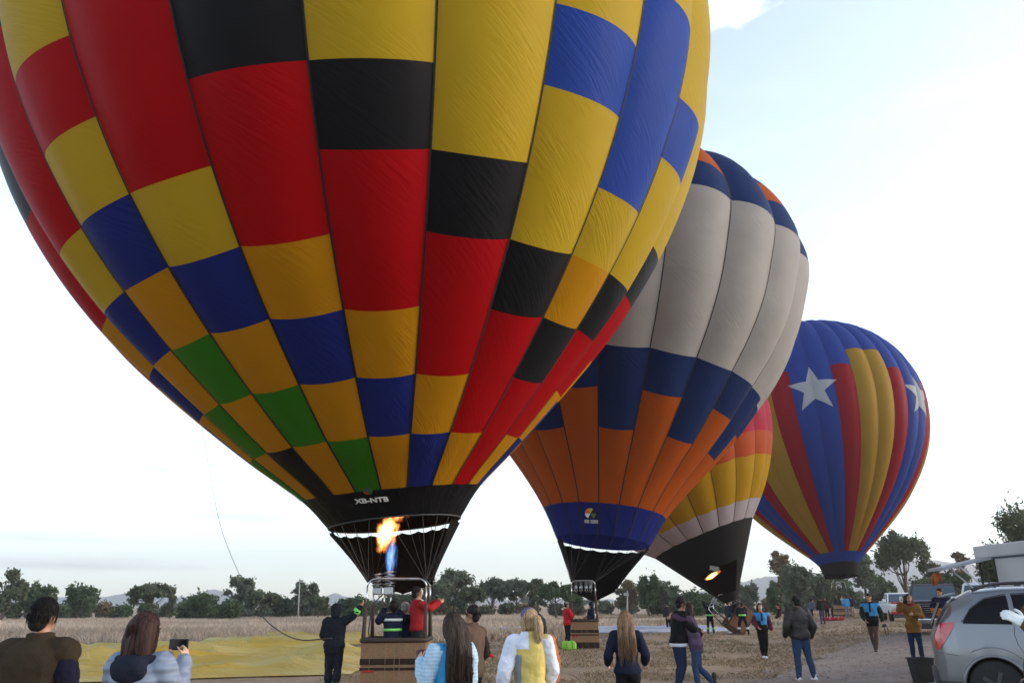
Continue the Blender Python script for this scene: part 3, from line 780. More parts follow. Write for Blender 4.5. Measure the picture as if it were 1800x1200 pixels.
for px, top, hw, Y, st, lab, lf in TREES:
    big = px == 1592
    t_ = tree('field_tree', px, top, hw, Y, st, lab, leaf=lf, dens=1.5 if big else 1.15)
# low scrub along the far edge of the field, alike all along
for i in range(46):
    px = -20 + i * 40 + rng.uniform(-14, 14)
    yb = float(np.interp(px, [0, 500, 850, 1100, 1350, 1800], [106, 108, 112, 116, 118, 110])) + rng.uniform(-4, 10)
    top = float(np.interp(px, [0, 900, 1800], [1060, 1056, 1044])) + rng.uniform(-6, 5)
    tree('scrub_bush', px, top, rng.uniform(16, 30), yb, 'bush', 'low scrubby bush in the row along the far edge of the field', 'bush', leaf=int(rng.integers(0, 4)), dens=.6, group='scrub along the field edge')
for i in range(26):
    px = rng.uniform(-20, 1800); yb = rng.uniform(190, 300)
    top = float(np.interp(px, [0, 900, 1800], [1056, 1050, 1036])) + rng.uniform(-12, 6)
    tree('distant_tree', px, top, rng.uniform(12, 24), yb, 'round', 'hazy blue grey tree far behind the tree line', 'tree', leaf=1, dens=.45, group='hazy trees far behind')

# masts
POLE = mat('grey_pole', (0.30, 0.29, 0.28), rough=0.7, var=0.1)
def mast(px, top, Y, r, label):
    b = gx(px, Y); t = at(px + 2, top, Y); mb = MB()
    mb.tube([(0, 0, -.2), tuple(Vector((t.x - b.x, 0, t.z - b.z)))], [r, r * .6], 8)
    mb.box((0.05, 0, t.z - b.z - .3), (r * 5, r * 2, r * 3))
    o = mb.build('utility_pole', POLE); o.location = b; tag(o, label, 'pole', 'poles at the edge of the field')
mast(525, 1016, 90, .09, 'thin grey mast beside the loose tree at left'); mast(1101, 1038, 80, .09, 'pale pole right of the second balloon basket')
# ================================================================= baskets, burners, skirts
def weave_mat(name, col, dark):
    m = bpy.data.materials.new(name); m.use_nodes = True; nt = m.node_tree; N = nt.nodes.new; K = nt.links.new
    p = nt.nodes['Principled BSDF']; p.inputs['Roughness'].default_value = 0.75; p.inputs['Specular IOR Level'].default_value = 0.2
    tc = N('ShaderNodeTexCoord'); sx = N('ShaderNodeSeparateXYZ'); K(tc.outputs['Object'], sx.inputs[0])
    ad = N('ShaderNodeMath'); ad.operation = 'ADD'; K(sx.outputs['X'], ad.inputs[0]); K(sx.outputs['Y'], ad.inputs[1])
    cb = N('ShaderNodeCombineXYZ'); K(ad.outputs[0], cb.inputs['X']); K(sx.outputs['Z'], cb.inputs['Y'])
    br = N('ShaderNodeTexBrick'); br.inputs['Scale'].default_value = 1.0; br.inputs['Brick Width'].default_value = 0.034; br.inputs['Row Height'].default_value = 0.009; br.inputs['Mortar Size'].default_value = 0.0011; br.inputs['Mortar Smooth'].default_value = 0.8
    br.inputs['Color1'].default_value = (*col, 1); br.inputs['Color2'].default_value = (*[q * .72 for q in col], 1); br.inputs['Mortar'].default_value = (*dark, 1)
    K(cb.outputs[0], br.inputs['Vector'])
    nz = N('ShaderNodeTexNoise'); nz.inputs['Scale'].default_value = 5; K(tc.outputs['Object'], nz.inputs['Vector'])
    mx = N('ShaderNodeMix'); mx.data_type = 'RGBA'; mx.blend_type = 'MULTIPLY'; mx.inputs['Factor'].default_value = 0.6
    K(br.outputs['Color'], mx.inputs['A']); K(nz.outputs['Color'], mx.inputs['B'])
    rgb = N('ShaderNodeMix'); rgb.data_type = 'RGBA'; rgb.inputs['Factor'].default_value = 0.5; K(br.outputs['Color'], rgb.inputs['A']); K(mx.outputs['Result'], rgb.inputs['B'])
    K(rgb.outputs['Result'], p.inputs['Base Color'])
    b = N('ShaderNodeBump'); b.inputs['Strength'].default_value = 0.8; b.inputs['Distance'].default_value = 0.01; b.invert = True
    K(br.outputs['Fac'], b.inputs['Height']); K(b.outputs[0], p.inputs['Normal'])
    MATS[name] = m; return m
WICKER = weave_mat('tan_wicker', (0.42, 0.24, 0.125), (0.08, 0.04, 0.02)); WICKER_D = weave_mat('dark_brown_wicker', (0.045, 0.025, 0.018), (0.01, 0.006, 0.005))
WICKER_R = weave_mat('reddish_wicker', (0.26, 0.11, 0.06), (0.05, 0.02, 0.015))
LEATHER = mat('dark_leather', (0.035, 0.022, 0.018), rough=0.6, var=0.2, bump=0.3); PAD = mat('brown_padded_sleeve', (0.055, 0.032, 0.026), rough=0.8, var=0.2, vscale=9)
CORD = mat('pale_cord', (0.24, 0.18, 0.12), rough=0.8); REDTAG = mat('red_tag', (0.35, 0.02, 0.02), rough=0.7)
BLOCK = mat('burner_metal', (0.34, 0.35, 0.37), rough=0.35, metal=0.9, var=0.15)

def volume_flame(name, col, strength, noise_scale, parent, ellipsoid, M, soft=1.0):
    """gas flame: a closed shape filled with glowing gas, dense in its core and torn by turbulence"""
    bm = bmesh.new(); bmesh.ops.create_icosphere(bm, subdivisions=3, radius=1.0)
    me = bpy.data.meshes.new(name); bm.to_mesh(me); bm.free()
    m = bpy.data.materials.new(name + '_gas'); m.use_nodes = True; nt = m.node_tree; nt.nodes.clear(); N = nt.nodes.new; K = nt.links.new
    o = N('ShaderNodeOutputMaterial'); v = N('ShaderNodeVolumePrincipled'); v.inputs['Density'].default_value = 0.0
    tc = N('ShaderNodeTexCoord'); ln = N('ShaderNodeVectorMath'); ln.operation = 'LENGTH'
    nz = N('ShaderNodeTexNoise'); nz.inputs['Scale'].default_value = noise_scale; nz.inputs['Detail'].default_value = 4; nz.inputs['Distortion'].default_value = 0.8
    K(tc.outputs['Object'], nz.inputs['Vector'])
    ds = N('ShaderNodeVectorMath'); ds.operation = 'SCALE'; ds.inputs['Scale'].default_value = 1.0; K(tc.outputs['Object'], ds.inputs[0]); K(ds.outputs[0], ln.inputs[0])
    ad = N('ShaderNodeMath'); ad.operation = 'MULTIPLY_ADD'; ad.inputs[1].default_value = 1.5 * soft; K(nz.outputs['Fac'], ad.inputs[0]); 
    neg = N('ShaderNodeMath'); neg.operation = 'MULTIPLY'; neg.inputs[1].default_value = -1.0; K(ln.outputs['Value'], neg.inputs[0]); K(neg.outputs[0], ad.inputs[2])
    mr = N('ShaderNodeMapRange'); mr.inputs['From Min'].default_value = 0.0; mr.inputs['From Max'].default_value = 0.55; K(ad.outputs[0], mr.inputs['Value'])
    mu = N('ShaderNodeMath'); mu.operation = 'MULTIPLY'; mu.inputs[1].default_value = strength; K(mr.outputs[0], mu.inputs[0])
    cr = N('ShaderNodeValToRGB'); cr.color_ramp.elements[0].color = (*col[0], 1); cr.color_ramp.elements[1].color = (*col[1], 1); K(mr.outputs[0], cr.inputs[0])
    K(cr.outputs[0], v.inputs['Emission Color']); K(mu.outputs[0], v.inputs['Emission Strength']); K(v.outputs[0], o.inputs['Volume'])
    me.materials.append(m); ob = mesh_obj(name, me, parent); ob.matrix_local = M @ Matrix.Diagonal((*ellipsoid, 1)); return ob

def basket(root, w, d, h, fh, fw, fd, near=True, wick=WICKER, bands=True):
    """wicker basket with padded uprights and a tubular burner frame; origin at the middle of its floor"""
    mb = MB(); t = 0.05
    for sx, sy, bw, bd in ((0, -1, w, t), (0, 1, w, t), (-1, 0, t, d - 2 * t), (1, 0, t, d - 2 * t)):
        mb.box((sx * (w - t) / 2, sy * (d - t) / 2, h * .5 + .05), (bw, bd, h - .1), bev=.012)
    mb.build('wicker_wall', wick, root)
    mb = MB(); mb.box((0, 0, .06), (w - .12, d - .12, .05)); mb.build('floor', WICKER_D, root)
    if bands:
        for z0, z1 in ((.0, .2), (.44, .49), (.54, .65)):
            mb = MB(); zc, zh = (z0 + z1) / 2 * h, (z1 - z0) * h; e = .016
            for sx, sy, bw, bd in ((0, -1, w + .02, e), (0, 1, w + .02, e), (-1, 0, e, d), (1, 0, e, d)):
                mb.box((sx * (w + .004) / 2, sy * (d + .004) / 2, zc + .02), (bw, bd, zh))
            mb.build('wicker_band', WICKER_D, root)
    mb = MB(); c = .06
    loop = [(x, y, h) for x, y in ((-w / 2 + c, -d / 2), (0, -d / 2), (w / 2 - c, -d / 2), (w / 2, -d / 2 + c), (w / 2, 0), (w / 2, d / 2 - c), (w / 2 - c, d / 2), (0, d / 2), (-w / 2 + c, d / 2), (-w / 2, d / 2 - c), (-w / 2, 0), (-w / 2, -d / 2 + c))]
    mb.tube(loop, .048, 8, closed=True); mb.build('padded_rim', LEATHER, root)
    for sy in (-1, 1):
        mb = MB(); mb.box((0, sy * d * .3, .015), (w * .95, .07, .05), bev=.01); mb.build('skid', mat('skid_wood', (0.12, 0.08, 0.05), rough=.8), root)
    if near:
        for q in (-.36, -.12, .02, .1, .34):
            mb = MB(); mb.bar((q * w, -d / 2 - .014, .08), (q * w, -d / 2 - .014, h - .03), .008, .008); mb.build('lacing_cord', CORD, root)
        for z in (.42, .2):
            mb = MB(); mb.box((-w * .37, -d / 2 - .03, z * h + .03), (.22, .008, .035)); mb.build('red_tag', REDTAG, root)
    # uprights: padded below, bare steel above
    for sx in (-1, 1):
        for sy in (-1, 1):
            a = Vector((sx * (w / 2 - .03), sy * (d / 2 - .03), h - .05)); b = Vector((sx * fw / 2, sy * fd / 2, fh - .1)); mid = a.lerp(b, .68)
            mb = MB(); mb.tube([a, a.lerp(b, .3), mid], [.045, .04, .034], 8); mb.build('padded_upright', PAD, root)
            mb = MB(); mb.tube([mid, b], .017, 8); mb.build('steel_upright', STEEL, root)
    # tubular frame: two arches and the cross tubes
    for sy in (-1, 1):
        mb = MB(); pts = []
        for k in range(7):
            w_ = math.pi / 2 * k / 6; pts.append((-fw / 2 + .2 - .2 * math.cos(w_), sy * fd / 2, fh - .1 + .16 * math.sin(w_)))
        pts += [(-q[0], q[1], q[2]) for q in pts[::-1]]
        mb.tube(pts, .018, 8); mb.build('frame_arch', STEEL, root)
    for sx in (-.5, -.17, .17, .5):
        mb = MB(); mb.bar((sx * fw * .8, -fd / 2, fh + .05), (sx * fw * .8, fd / 2, fh + .05), .022); mb.build('frame_tube', STEEL, root)

def burner(root, x, y, z, s=1.0, tilt=None):
    b = MB(); b.box((x, y, z), (.2 * s, .2 * s, .16 * s), bev=.02); b.tube([(x, y, z + .08 * s), (x, y, z + .16 * s)], .07 * s, 10); ob = b.build('burner_block', BLOCK, root)
    b = MB(); n = 60
    for k in range(2):
        b.tube([(x + (.11 + .02 * k) * s * math.cos(w_), y + (.11 + .02 * k) * s * math.sin(w_), z + .1 * s + .3 * s * q / n) for q in range(n) for w_ in (2 * math.pi * 4 * q / n + k,)], .012 * s, 5)
    b.build('burner_coil', BLOCK, ob)
    b = MB()
    for sx in (-1, 1):
        b.tube([(x + sx * .06 * s, y - .1 * s, z - .05 * s), (x + sx * .07 * s, y - .16 * s, z - .2 * s), (x + sx * .02 * s, y - .1 * s, z - .32 * s)], .014 * s, 6)
    b.build('valve_lever', STEEL, ob)
    return ob

def scoop(env, root, bottom_c, bw, bd, a0, a1, drop, zlift=0.25, n=40, rows=8):
    """black fireproof skirt hung below the far side of the mouth, scalloped along its top edge"""
    V = []; UV = []; h0 = env.p[0, 0]; c = env.C + h0 * env.A
    for i in range(n + 1):
        th = a0 + (a1 - a0) * i / n
        sc = (th - env.ph) / (2 * math.pi / env.N)
        top = env.pt(math.floor(sc) + (sc - math.floor(sc)), 0.0); top = c + (top - c) * .985
        u = (sc % 1.0); top = top - env.A * (drop + .05 * math.sin(u * math.pi) * (1 if i not in (0, n) else 0))
        ex = np.sign(math.sin(th)) * min(1, abs(math.sin(th)) * 1.3) * bw / 2; ey = -np.sign(math.cos(th)) * min(1, abs(math.cos(th)) * 1.3) * bd / 2
        side = abs(math.sin(th))
        bot = np.array(bottom_c) + np.array([ex, ey, zlift * side])
        for j in range(rows + 1):
            t = j / rows; q = top * (1 - t) + bot * t; sag = math.sin(t * math.pi)
            cen = np.array(c) * (1 - t) + np.array(bottom_c) * t
            V.append(q + (q - cen) * (-.01 * sag)); UV.append((i * .15, t * 2))
    F = [(i * (rows + 1) + j, i * (rows + 1) + j + 1, (i + 1) * (rows + 1) + j + 1, (i + 1) * (rows + 1) + j) for i in range(n) for j in range(rows)]
    return cloth_obj('skirt', [(V, F, UV, 0)], [NOMEX], root)
def suspension(env, root, corners, r, every=1, inner=.99):
    c = env.C + env.p[0, 0] * env.A
    for s_ in range(0, env.N, every):
        p = env.pt(s_, 0.0); p = c + (p - c) * inner
        th = 2 * math.pi / env.N * s_ + env.ph; d = Vector((math.sin(th), -math.cos(th), 0))
        q = max(corners, key=lambda k: (Vector(k) - Vector(np.mean(corners, 0))).dot(d))
        mb = MB(); mb.tube([p, (p + np.array(q)) / 2, q], r, 4, cap=False); mb.build('suspension_wire', WIRE, root)

# --- basket of the near balloon
bx0 = gx(633, 17.0, .6); bx1 = gx(748, 17.0, .6); W1 = bx1.x - bx0.x; D1 = 1.15
bk1c = Vector(((bx0.x + bx1.x) / 2, 17.0 + D1 / 2, 0.0))
bk1 = empty('balloon_basket', bk1c, 0, 'wicker basket under the chequered balloon with two dark stripes and passengers', 'basket', 'balloon baskets')
basket(bk1, W1, D1, 1.03, 2.16, 1.22, .75)
bn = burner(bk1, -.22, 0, 1.98, 1.0); burner(bk1, -.48, .1, 1.98, .9)
# the burning gas: a blue jet below, a rolling orange tongue above
volume_flame('blue_flame', ((.05, .14, .6), (.28, .5, .95)), 2.2, 1.6, bk1, (.15, .15, .52), Matrix.Translation((-.2, 0, 2.68)), soft=1.1)
volume_flame('orange_flame', ((.9, .16, .015), (1.0, .6, .18)), 13.0, 1.9, bk1, (.28, .24, .52), Matrix.Translation((-.32, .0, 3.20)) @ Matrix.Rotation(R(10), 4, 'Y'))
volume_flame('flame_tip', ((.9, .18, .03), (1.0, .5, .2)), 6.0, 1.8, bk1, (.28, .22, .3), Matrix.Translation((-.06, .0, 3.66)))
gas = mat('cylinder_steel', (0.45, 0.46, 0.48), rough=.35, metal=.8)
for sx, sy in ((-.5, -.36), (-.5, .36), (.5, .36)):
    mb = MB(); mb.lathe([(0.0, .1), (.15, .12), (.16, .2), (.16, .75), (.12, .84), (.05, .87), (.04, .95), (0.0, .95)], 14, (sx, sy, 0)); mb.build('gas_cylinder', gas, bk1)
mb = MB(); mb.tube([(-.5, -.36, .95), (-.56, -.3, 1.2), (-.52, -.25, 1.7), (-.3, -.05, 1.95)], .014, 6); mb.build('fuel_hose', mat('hose_rubber', (0.02, 0.02, 0.02), rough=.6), bk1)
corners1 = [tuple(bk1c + Vector((sx * .6, sy * .37, 2.16))) for sx in (-1, 1) for sy in (-1, 1)]
scoop(E1, bal1, tuple(bk1c + Vector((0.02, 0, 1.92))), 1.3, .95, R(65), R(298), .07, n=60)
suspension(E1, bal1, corners1, .0055)
mb = MB(); c_ = np.array(E1.C + E1.p[0, 0] * E1.A)
mb = None
# registration letters sewn on the black mouth band, facing the camera
def band_text(env, root, txt, px, py, Y, size, material, name='lettering', rot=0.0):
    cu = bpy.data.curves.new(name, 'FONT'); cu.body = txt; cu.size = size; cu.align_x = 'CENTER'; cu.align_y = 'CENTER'; cu.extrude = 0.004; cu.offset = 0.006
    ob = bpy.data.objects.new(name, cu); COL.objects.link(ob); bpy.context.view_layer.update()
    me = bpy.data.meshes.new_from_object(ob.evaluated_get(bpy.context.evaluated_depsgraph_get())); bpy.data.objects.remove(ob)
    # find the spot of the cloth seen at that pixel
    best = None
    for sc in np.linspace(-6, 6, 121):
        for a in np.linspace(0, env.key[2], 25):
            p = env.pt(sc, a)
            if visible_rank(env, sc, a) < 0: continue
            v = p - np.array([0, 0, CAM_H]); z = v @ cF; d = (900 + FPX * (v @ cR) / z - px) ** 2 + (600 - FPX * (v @ cU) / z - py) ** 2
            if best is None or d < best[0]: best = (d, sc, a)
    _, sc, a = best
    for v in me.vertices:
        w_ = 2 * math.pi * env.hr(a + v.co.y)[1] / env.N
        co = v.co.copy(); x = co.x * math.cos(rot) - co.y * math.sin(rot); y = co.x * math.sin(rot) + co.y * math.cos(rot)
        v.co = Vector(env.pt(sc + x / w_, max(0, a + y), 0.02 + co.z))
    me.materials.clear(); me.materials.append(material); return mesh_obj(name, me, root), sc, a
WHITEP = mat('white_print', (0.72, 0.72, 0.72), rough=.8, var=.06)
_, sc1, a1_ = band_text(E1, bal1, 'XB-NTB', 652, 880, 17, .19, WHITEP, rot=R(-3))
def badge(env, root, sc, a, r, cols):
    """small round emblem: coloured quarters in a dark ring"""
    w_ = 2 * math.pi * env.hr(a)[1] / env.N
    for k, c in enumerate(cols):
        mb = MB(); n = 6; vs = [env.pt(sc, a, .022)]
        for i in range(n + 1):
            t = 2 * math.pi * (k + i / n) / len(cols); vs.append(env.pt(sc + r * math.cos(t) / w_, a + r * math.sin(t), .022))
        mb.add(vs, [(0, i + 1, i + 2) for i in range(n)]); mb.build('emblem', c, root)
badge(E1, bal1, sc1, a1_ + .30, .10, [mat('emblem_green', (.02, .12, .05)), mat('emblem_teal', (.02, .08, .09)), mat('emblem_red', (.4, .03, .02)), mat('emblem_green', (0, 0, 0))])

# --- second balloon
b0 = gx(1006, 33.4, .6); b1_ = gx(1054, 33.4, .6); W2 = b1_.x - b0.x
bk2c = Vector(((b0.x + b1_.x) / 2, 33.4 + .55, float(ground_z(b0.x, 33.4))))
bk2 = empty('balloon_basket', bk2c, R(-4), 'wicker basket of the second balloon beside the red jacket man', 'basket', 'balloon baskets')
basket(bk2, W2, 1.05, 1.03, 2.5, .95, .7)
for q in (-.3, -.1, .12, .3): burner(bk2, q, 0, 2.3, .65)
corners2 = [tuple(bk2c + Vector((sx * .47, sy * .35, 2.5))) for sx in (-1, 1) for sy in (-1, 1)]
scoop(E2, bal2, tuple(bk2c + Vector((.5, .25, 1.72))), 1.7, 1.1, R(70), R(293), .07, n=50, zlift=.5)
suspension(E2, bal2, corners2, .007)
sc2 = -0.45; a2_ = E2.key[1] * .42
for q_, w2_ in ((-.16, .2), (.14, .3)):
    mb = MB(); wd = 2 * math.pi * E2.hr(a2_)[1] / E2.N
    mb.add([E2.pt(sc2 + (q_ + dx * w2_ / 2) / wd, a2_ - .02 + dz * .07, .025) for dx, dz in ((-1, -1), (1, -1), (1, 1), (-1, 1))], [(0, 1, 2, 3)]); mb.build('worn_print', mat('grey_print', (.3, .31, .3), rough=.8), bal2)
badge(E2, bal2, sc2, a2_ + .3, .22, [mat('emblem_dark', (.01, .012, .02)), mat('emblem_yellow', (.4, .3, .05)), mat('emblem_orange', (.5, .12, .03)), mat('emblem_white', (.6, .6, .58)), mat('emblem_dark', (0, 0, 0)), mat('emblem_olive', (.1, .12, .03))])
# --- leaning balloon: basket still lying on its side
g3 = gx(1313, 46.5, .6)
bk3 = empty('balloon_basket', g3 + Vector((0, 0, .42)), R(25), 'tipped over wicker basket under the leaning balloon, held by crew', 'basket', 'balloon baskets')
bk3.rotation_euler = (R(-12), R(-52), R(15))
basket(bk3, 1.35, 1.1, 1.05, 2.1, .95, .75, near=False, wick=WICKER_R, bands=False)
burner(bk3, 0, 0, 1.95, .9)
tip3 = at(1284, 1056, 45.5)
V = []; UV = []; nn = 36; cE = E3.C + E3.p[0, 0] * E3.A
def ring3(t):
    return E3.pt(t, 3.333 * .774, .0)
for i in range(nn + 1):
    t = 20 * i / nn; p = ring3(t); th = 2 * math.pi / 20 * t + E3.ph
    q = np.array(tip3) + np.array([.34 * math.sin(th), -.34 * math.cos(th), .1 * math.sin(th)])
    for j in range(9):
        u = j / 8; V.append(p * (1 - u) + q * u); UV.append((i * .2, u * 3))
# a mouth flap in the lower part of the skirt hangs open towards the camera, so the burner shows
F = [(i * 9 + j, i * 9 + j + 1, (i + 1) * 9 + j + 1, (i + 1) * 9 + j) for i in range(nn) for j in range(8) if not (math.cos(2 * math.pi * (i + .5) / nn + E3.ph + .30) > .62 and 4 <= j <= 6)]
cloth_obj('skirt', [(V, F, UV, 0)], [NOMEX], bal3)
near_v = [v for k_, v in enumerate(V) if math.cos(2 * math.pi * (k_ // 9) / nn + E3.ph) > .2]
p = min(near_v, key=lambda v: (pix(v)[0] - 1253) ** 2 + (pix(v)[1] - 994) ** 2)
mb = MB(); mb.box(Vector(p) + Vector((0, -.05, 0)), (.5, .02, .24), Matrix.Rotation(R(12), 3, 'Y')); mb.build('grey_patch', mat('grey_label', (.16, .16, .16), rough=.9), bal3)
volume_flame('burner_flame', ((.9, .2, .02), (1.0, .62, .2)), 14.0, 1.6, bal3, (.55, .22, .17), Matrix.Translation(at(1252, 1011, 45.0)) @ Matrix.Rotation(R(-27), 4, 'Y'))
# ================================================================= cloths on the ground, ropes
YCLOTH = fabric('pale_yellow_cloth', (0.52, 0.37, 0.085), trans=0.2, wr=0.6); WCLOTH = fabric('pale_blue_white_cloth', (0.50, 0.53, 0.62), trans=0.15, wr=0.4)
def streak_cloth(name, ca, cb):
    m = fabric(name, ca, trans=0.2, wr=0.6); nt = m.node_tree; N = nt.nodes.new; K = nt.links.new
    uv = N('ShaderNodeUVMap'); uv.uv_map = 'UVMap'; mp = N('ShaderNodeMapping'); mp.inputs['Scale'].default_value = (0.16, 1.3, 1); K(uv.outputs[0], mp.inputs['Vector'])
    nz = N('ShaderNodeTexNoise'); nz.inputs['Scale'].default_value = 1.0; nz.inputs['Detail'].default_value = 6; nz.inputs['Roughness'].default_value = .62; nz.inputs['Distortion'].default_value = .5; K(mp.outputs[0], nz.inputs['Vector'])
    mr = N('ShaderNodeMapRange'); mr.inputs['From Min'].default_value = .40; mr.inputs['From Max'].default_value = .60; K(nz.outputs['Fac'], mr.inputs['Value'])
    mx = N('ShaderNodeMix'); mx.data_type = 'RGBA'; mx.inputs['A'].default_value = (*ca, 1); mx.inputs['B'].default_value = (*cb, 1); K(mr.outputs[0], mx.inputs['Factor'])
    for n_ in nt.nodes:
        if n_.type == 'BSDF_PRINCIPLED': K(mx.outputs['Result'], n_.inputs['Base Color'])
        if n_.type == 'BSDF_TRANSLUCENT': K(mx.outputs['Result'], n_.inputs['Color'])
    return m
YCLOTH = streak_cloth('fold_light_yellow_cloth', (0.52, 0.36, 0.07), (0.56, 0.46, 0.19)); WCLOTH = streak_cloth('streaked_blue_white_cloth', (0.36, 0.40, 0.55), (0.58, 0.59, 0.64))  # yellow cloth: paler sections plus light on the folds, painted in as pale streaks
def spread(name, xa, xb, ya, yb, amp, material, label, nx, ny, seed, edge=.8, lenx=0.35, leny=1.6):
    """collapsed envelope cloth lying in long folds"""
    V = []; UV = []
    for j in range(ny + 1):
        for i in range(nx + 1):
            u, v = i / nx, j / ny
            x = xa(v) * (1 - u) + xb(v) * u if callable(xa) else xa + (xb - xa) * u
            y = (ya(u) * (1 - v) + yb(u) * v) if callable(ya) else ya + (yb - ya) * v
            y += edge * .5 * mnoise.noise(Vector((x * .25, seed, v * 2))); x += edge * .4 * mnoise.noise(Vector((y * .4, seed + 5, u)))
            f = mnoise.noise(Vector((x * lenx * .4, y * leny, seed))) + .6 * mnoise.noise(Vector((x * lenx, y * leny * 2.1, seed + 3))) + .35 * mnoise.noise(Vector((x * lenx * 2.5 + y * .6, y * leny * 4.3, seed + 7)))
            rim = min(1, min(u, 1 - u) * 14, min(v, 1 - v) * 9)
            y_ = y; y = y_ + .14 * x + .5 * math.sin(x * .5 + seed)
            n1 = mnoise.noise(Vector((x * lenx * .35 + y * .05, y * leny * .75, seed))); n2 = mnoise.noise(Vector((x * lenx * .8 - y * .1, y * leny * 1.7, seed + 3)))
            rdg = max(0, 1 - abs(n1) * 3.0) ** 1.5 * .6 + max(0, 1 - abs(n2) * 3.2) ** 1.5 * .35 + .25 * abs(f)
            y = y_
            z = float(ground_z(x, y)) + .04 * rim + amp * rim * rdg + .015
            V.append((x, y, z)); UV.append((x, y))
    F = [(j * (nx + 1) + i, j * (nx + 1) + i + 1, (j + 1) * (nx + 1) + i + 1, (j + 1) * (nx + 1) + i) for j in range(ny) for i in range(nx)]
    o = cloth_obj(name, [(V, F, UV, 0)], [material], None); tag(o, label, 'balloon cloth', 'balloon cloth laid out on the ground'); return o
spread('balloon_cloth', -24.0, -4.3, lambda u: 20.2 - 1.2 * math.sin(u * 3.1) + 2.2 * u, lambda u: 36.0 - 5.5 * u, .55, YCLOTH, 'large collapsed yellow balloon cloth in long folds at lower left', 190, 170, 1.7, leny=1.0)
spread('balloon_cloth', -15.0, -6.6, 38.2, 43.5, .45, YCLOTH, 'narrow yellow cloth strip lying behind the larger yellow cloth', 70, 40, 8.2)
spread('balloon_cloth', -2.6, 13.5, lambda u: 50.5 + .8 * math.sin(u * 7), lambda u: 55.5 + .7 * math.sin(u * 5 + 2), .30, WCLOTH, 'long strip of white and pale blue cloth across the middle field', 110, 30, 4.4)

ROPE = mat('dark_rope', (0.05, 0.042, 0.035), rough=.9)
def rope(name, pts, r, label, material=ROPE, n=10):
    q = [Vector(p) for p in pts]; q = [2 * q[0] - q[1]] + q + [2 * q[-1] - q[-2]]; out_ = []
    for i in range(1, len(q) - 2):
        for t in np.linspace(0, 1, n, endpoint=False):
            a, b, c, d = q[i - 1], q[i], q[i + 1], q[i + 2]
            out_.append(.5 * ((2 * b) + (c - a) * t + (2 * a - 5 * b + 4 * c - d) * t * t + (3 * b - a - 3 * c + d) * t ** 3))
    out_.append(q[-2]); mb = MB(); mb.tube(out_, r, 6); o = mb.build(name, material); tag(o, label, 'rope'); return o
rope('crown_line', [at(583, 1121, 16.0), at(560, 1123, 16.2), at(530, 1124, 16.6), at(500, 1114, 17.2), at(468, 1090, 18), at(447, 1062, 19), at(430, 1030, 20.5), at(388, 925, 24), at(366, 815, 28), at(345, 700, 31), at(300, 500, 33)], [.012] * 50 + [.006] * 50 + [.005] * 1, 'dark line hanging in a loop from the big balloon to the crew man')
# ================================================================= people
def cloth(name, col, rough=0.88, bump=0.6, bscale=14.0, var=0.25, spec=0.08): return mat(name, col, rough=rough, spec=spec, var=var, vscale=5.0, bump=bump, bscale=bscale)
SKIN = mat('tan_skin', (0.36, 0.19, 0.12), rough=0.55, spec=0.35, var=0.1, vscale=8); SKIN_L = mat('light_skin', (0.48, 0.28, 0.20), rough=0.55, spec=0.35, var=0.1, vscale=8)
LIP = mat('lip_red', (0.25, 0.07, 0.06), rough=.5); EYE = mat('eye_dark', (0.012, 0.010, 0.010), rough=.2)
def hairmat(name, col):
    m = bpy.data.materials.new(name); m.use_nodes = True; nt = m.node_tree; N = nt.nodes.new; K = nt.links.new
    p = nt.nodes['Principled BSDF']; p.inputs['Roughness'].default_value = 0.62; p.inputs['Specular IOR Level'].default_value = 0.14
    tc = N('ShaderNodeTexCoord'); mp = N('ShaderNodeMapping'); mp.inputs['Scale'].default_value = (85, 85, 3.0); K(tc.outputs['Object'], mp.inputs['Vector'])
    nz = N('ShaderNodeTexNoise'); nz.inputs['Scale'].default_value = 1.0; nz.inputs['Detail'].default_value = 4; K(mp.outputs[0], nz.inputs['Vector'])
    mx = N('ShaderNodeMix'); mx.data_type = 'RGBA'; mx.inputs['A'].default_value = (*[q * .45 for q in col], 1); mx.inputs['B'].default_value = (*[min(1, q * 1.6) for q in col], 1)
    mr = N('ShaderNodeMapRange'); mr.inputs['From Min'].default_value = .35; mr.inputs['From Max'].default_value = .65; K(nz.outputs['Fac'], mr.inputs['Value'])
    K(mr.outputs[0], mx.inputs['Factor']); K(mx.outputs['Result'], p.inputs['Base Color'])
    b = N('ShaderNodeBump'); b.inputs['Strength'].default_value = .7; b.inputs['Distance'].default_value = .01; K(nz.outputs['Fac'], b.inputs['Height']); K(b.outputs[0], p.inputs['Normal'])
    MATS[name] = m; return m
H_BLACK = hairmat('black_hair', (0.012, 0.010, 0.009)); H_RED = hairmat('reddish_brown_hair', (0.034, 0.015, 0.012)); H_BROWN = hairmat('dark_brown_hair', (0.030, 0.019, 0.014)); H_BLOND = hairmat('blond_hair', (0.30, 0.20, 0.11)); H_LIGHT = hairmat('light_brown_hair', (0.16, 0.095, 0.055))
HIVIS = mat('lime_reflective_band', (0.20, 0.62, 0.12), rough=.5, var=.06, emit=None); REFL = mat('grey_reflective_band', (0.55, 0.58, 0.56), rough=.4, var=.06)

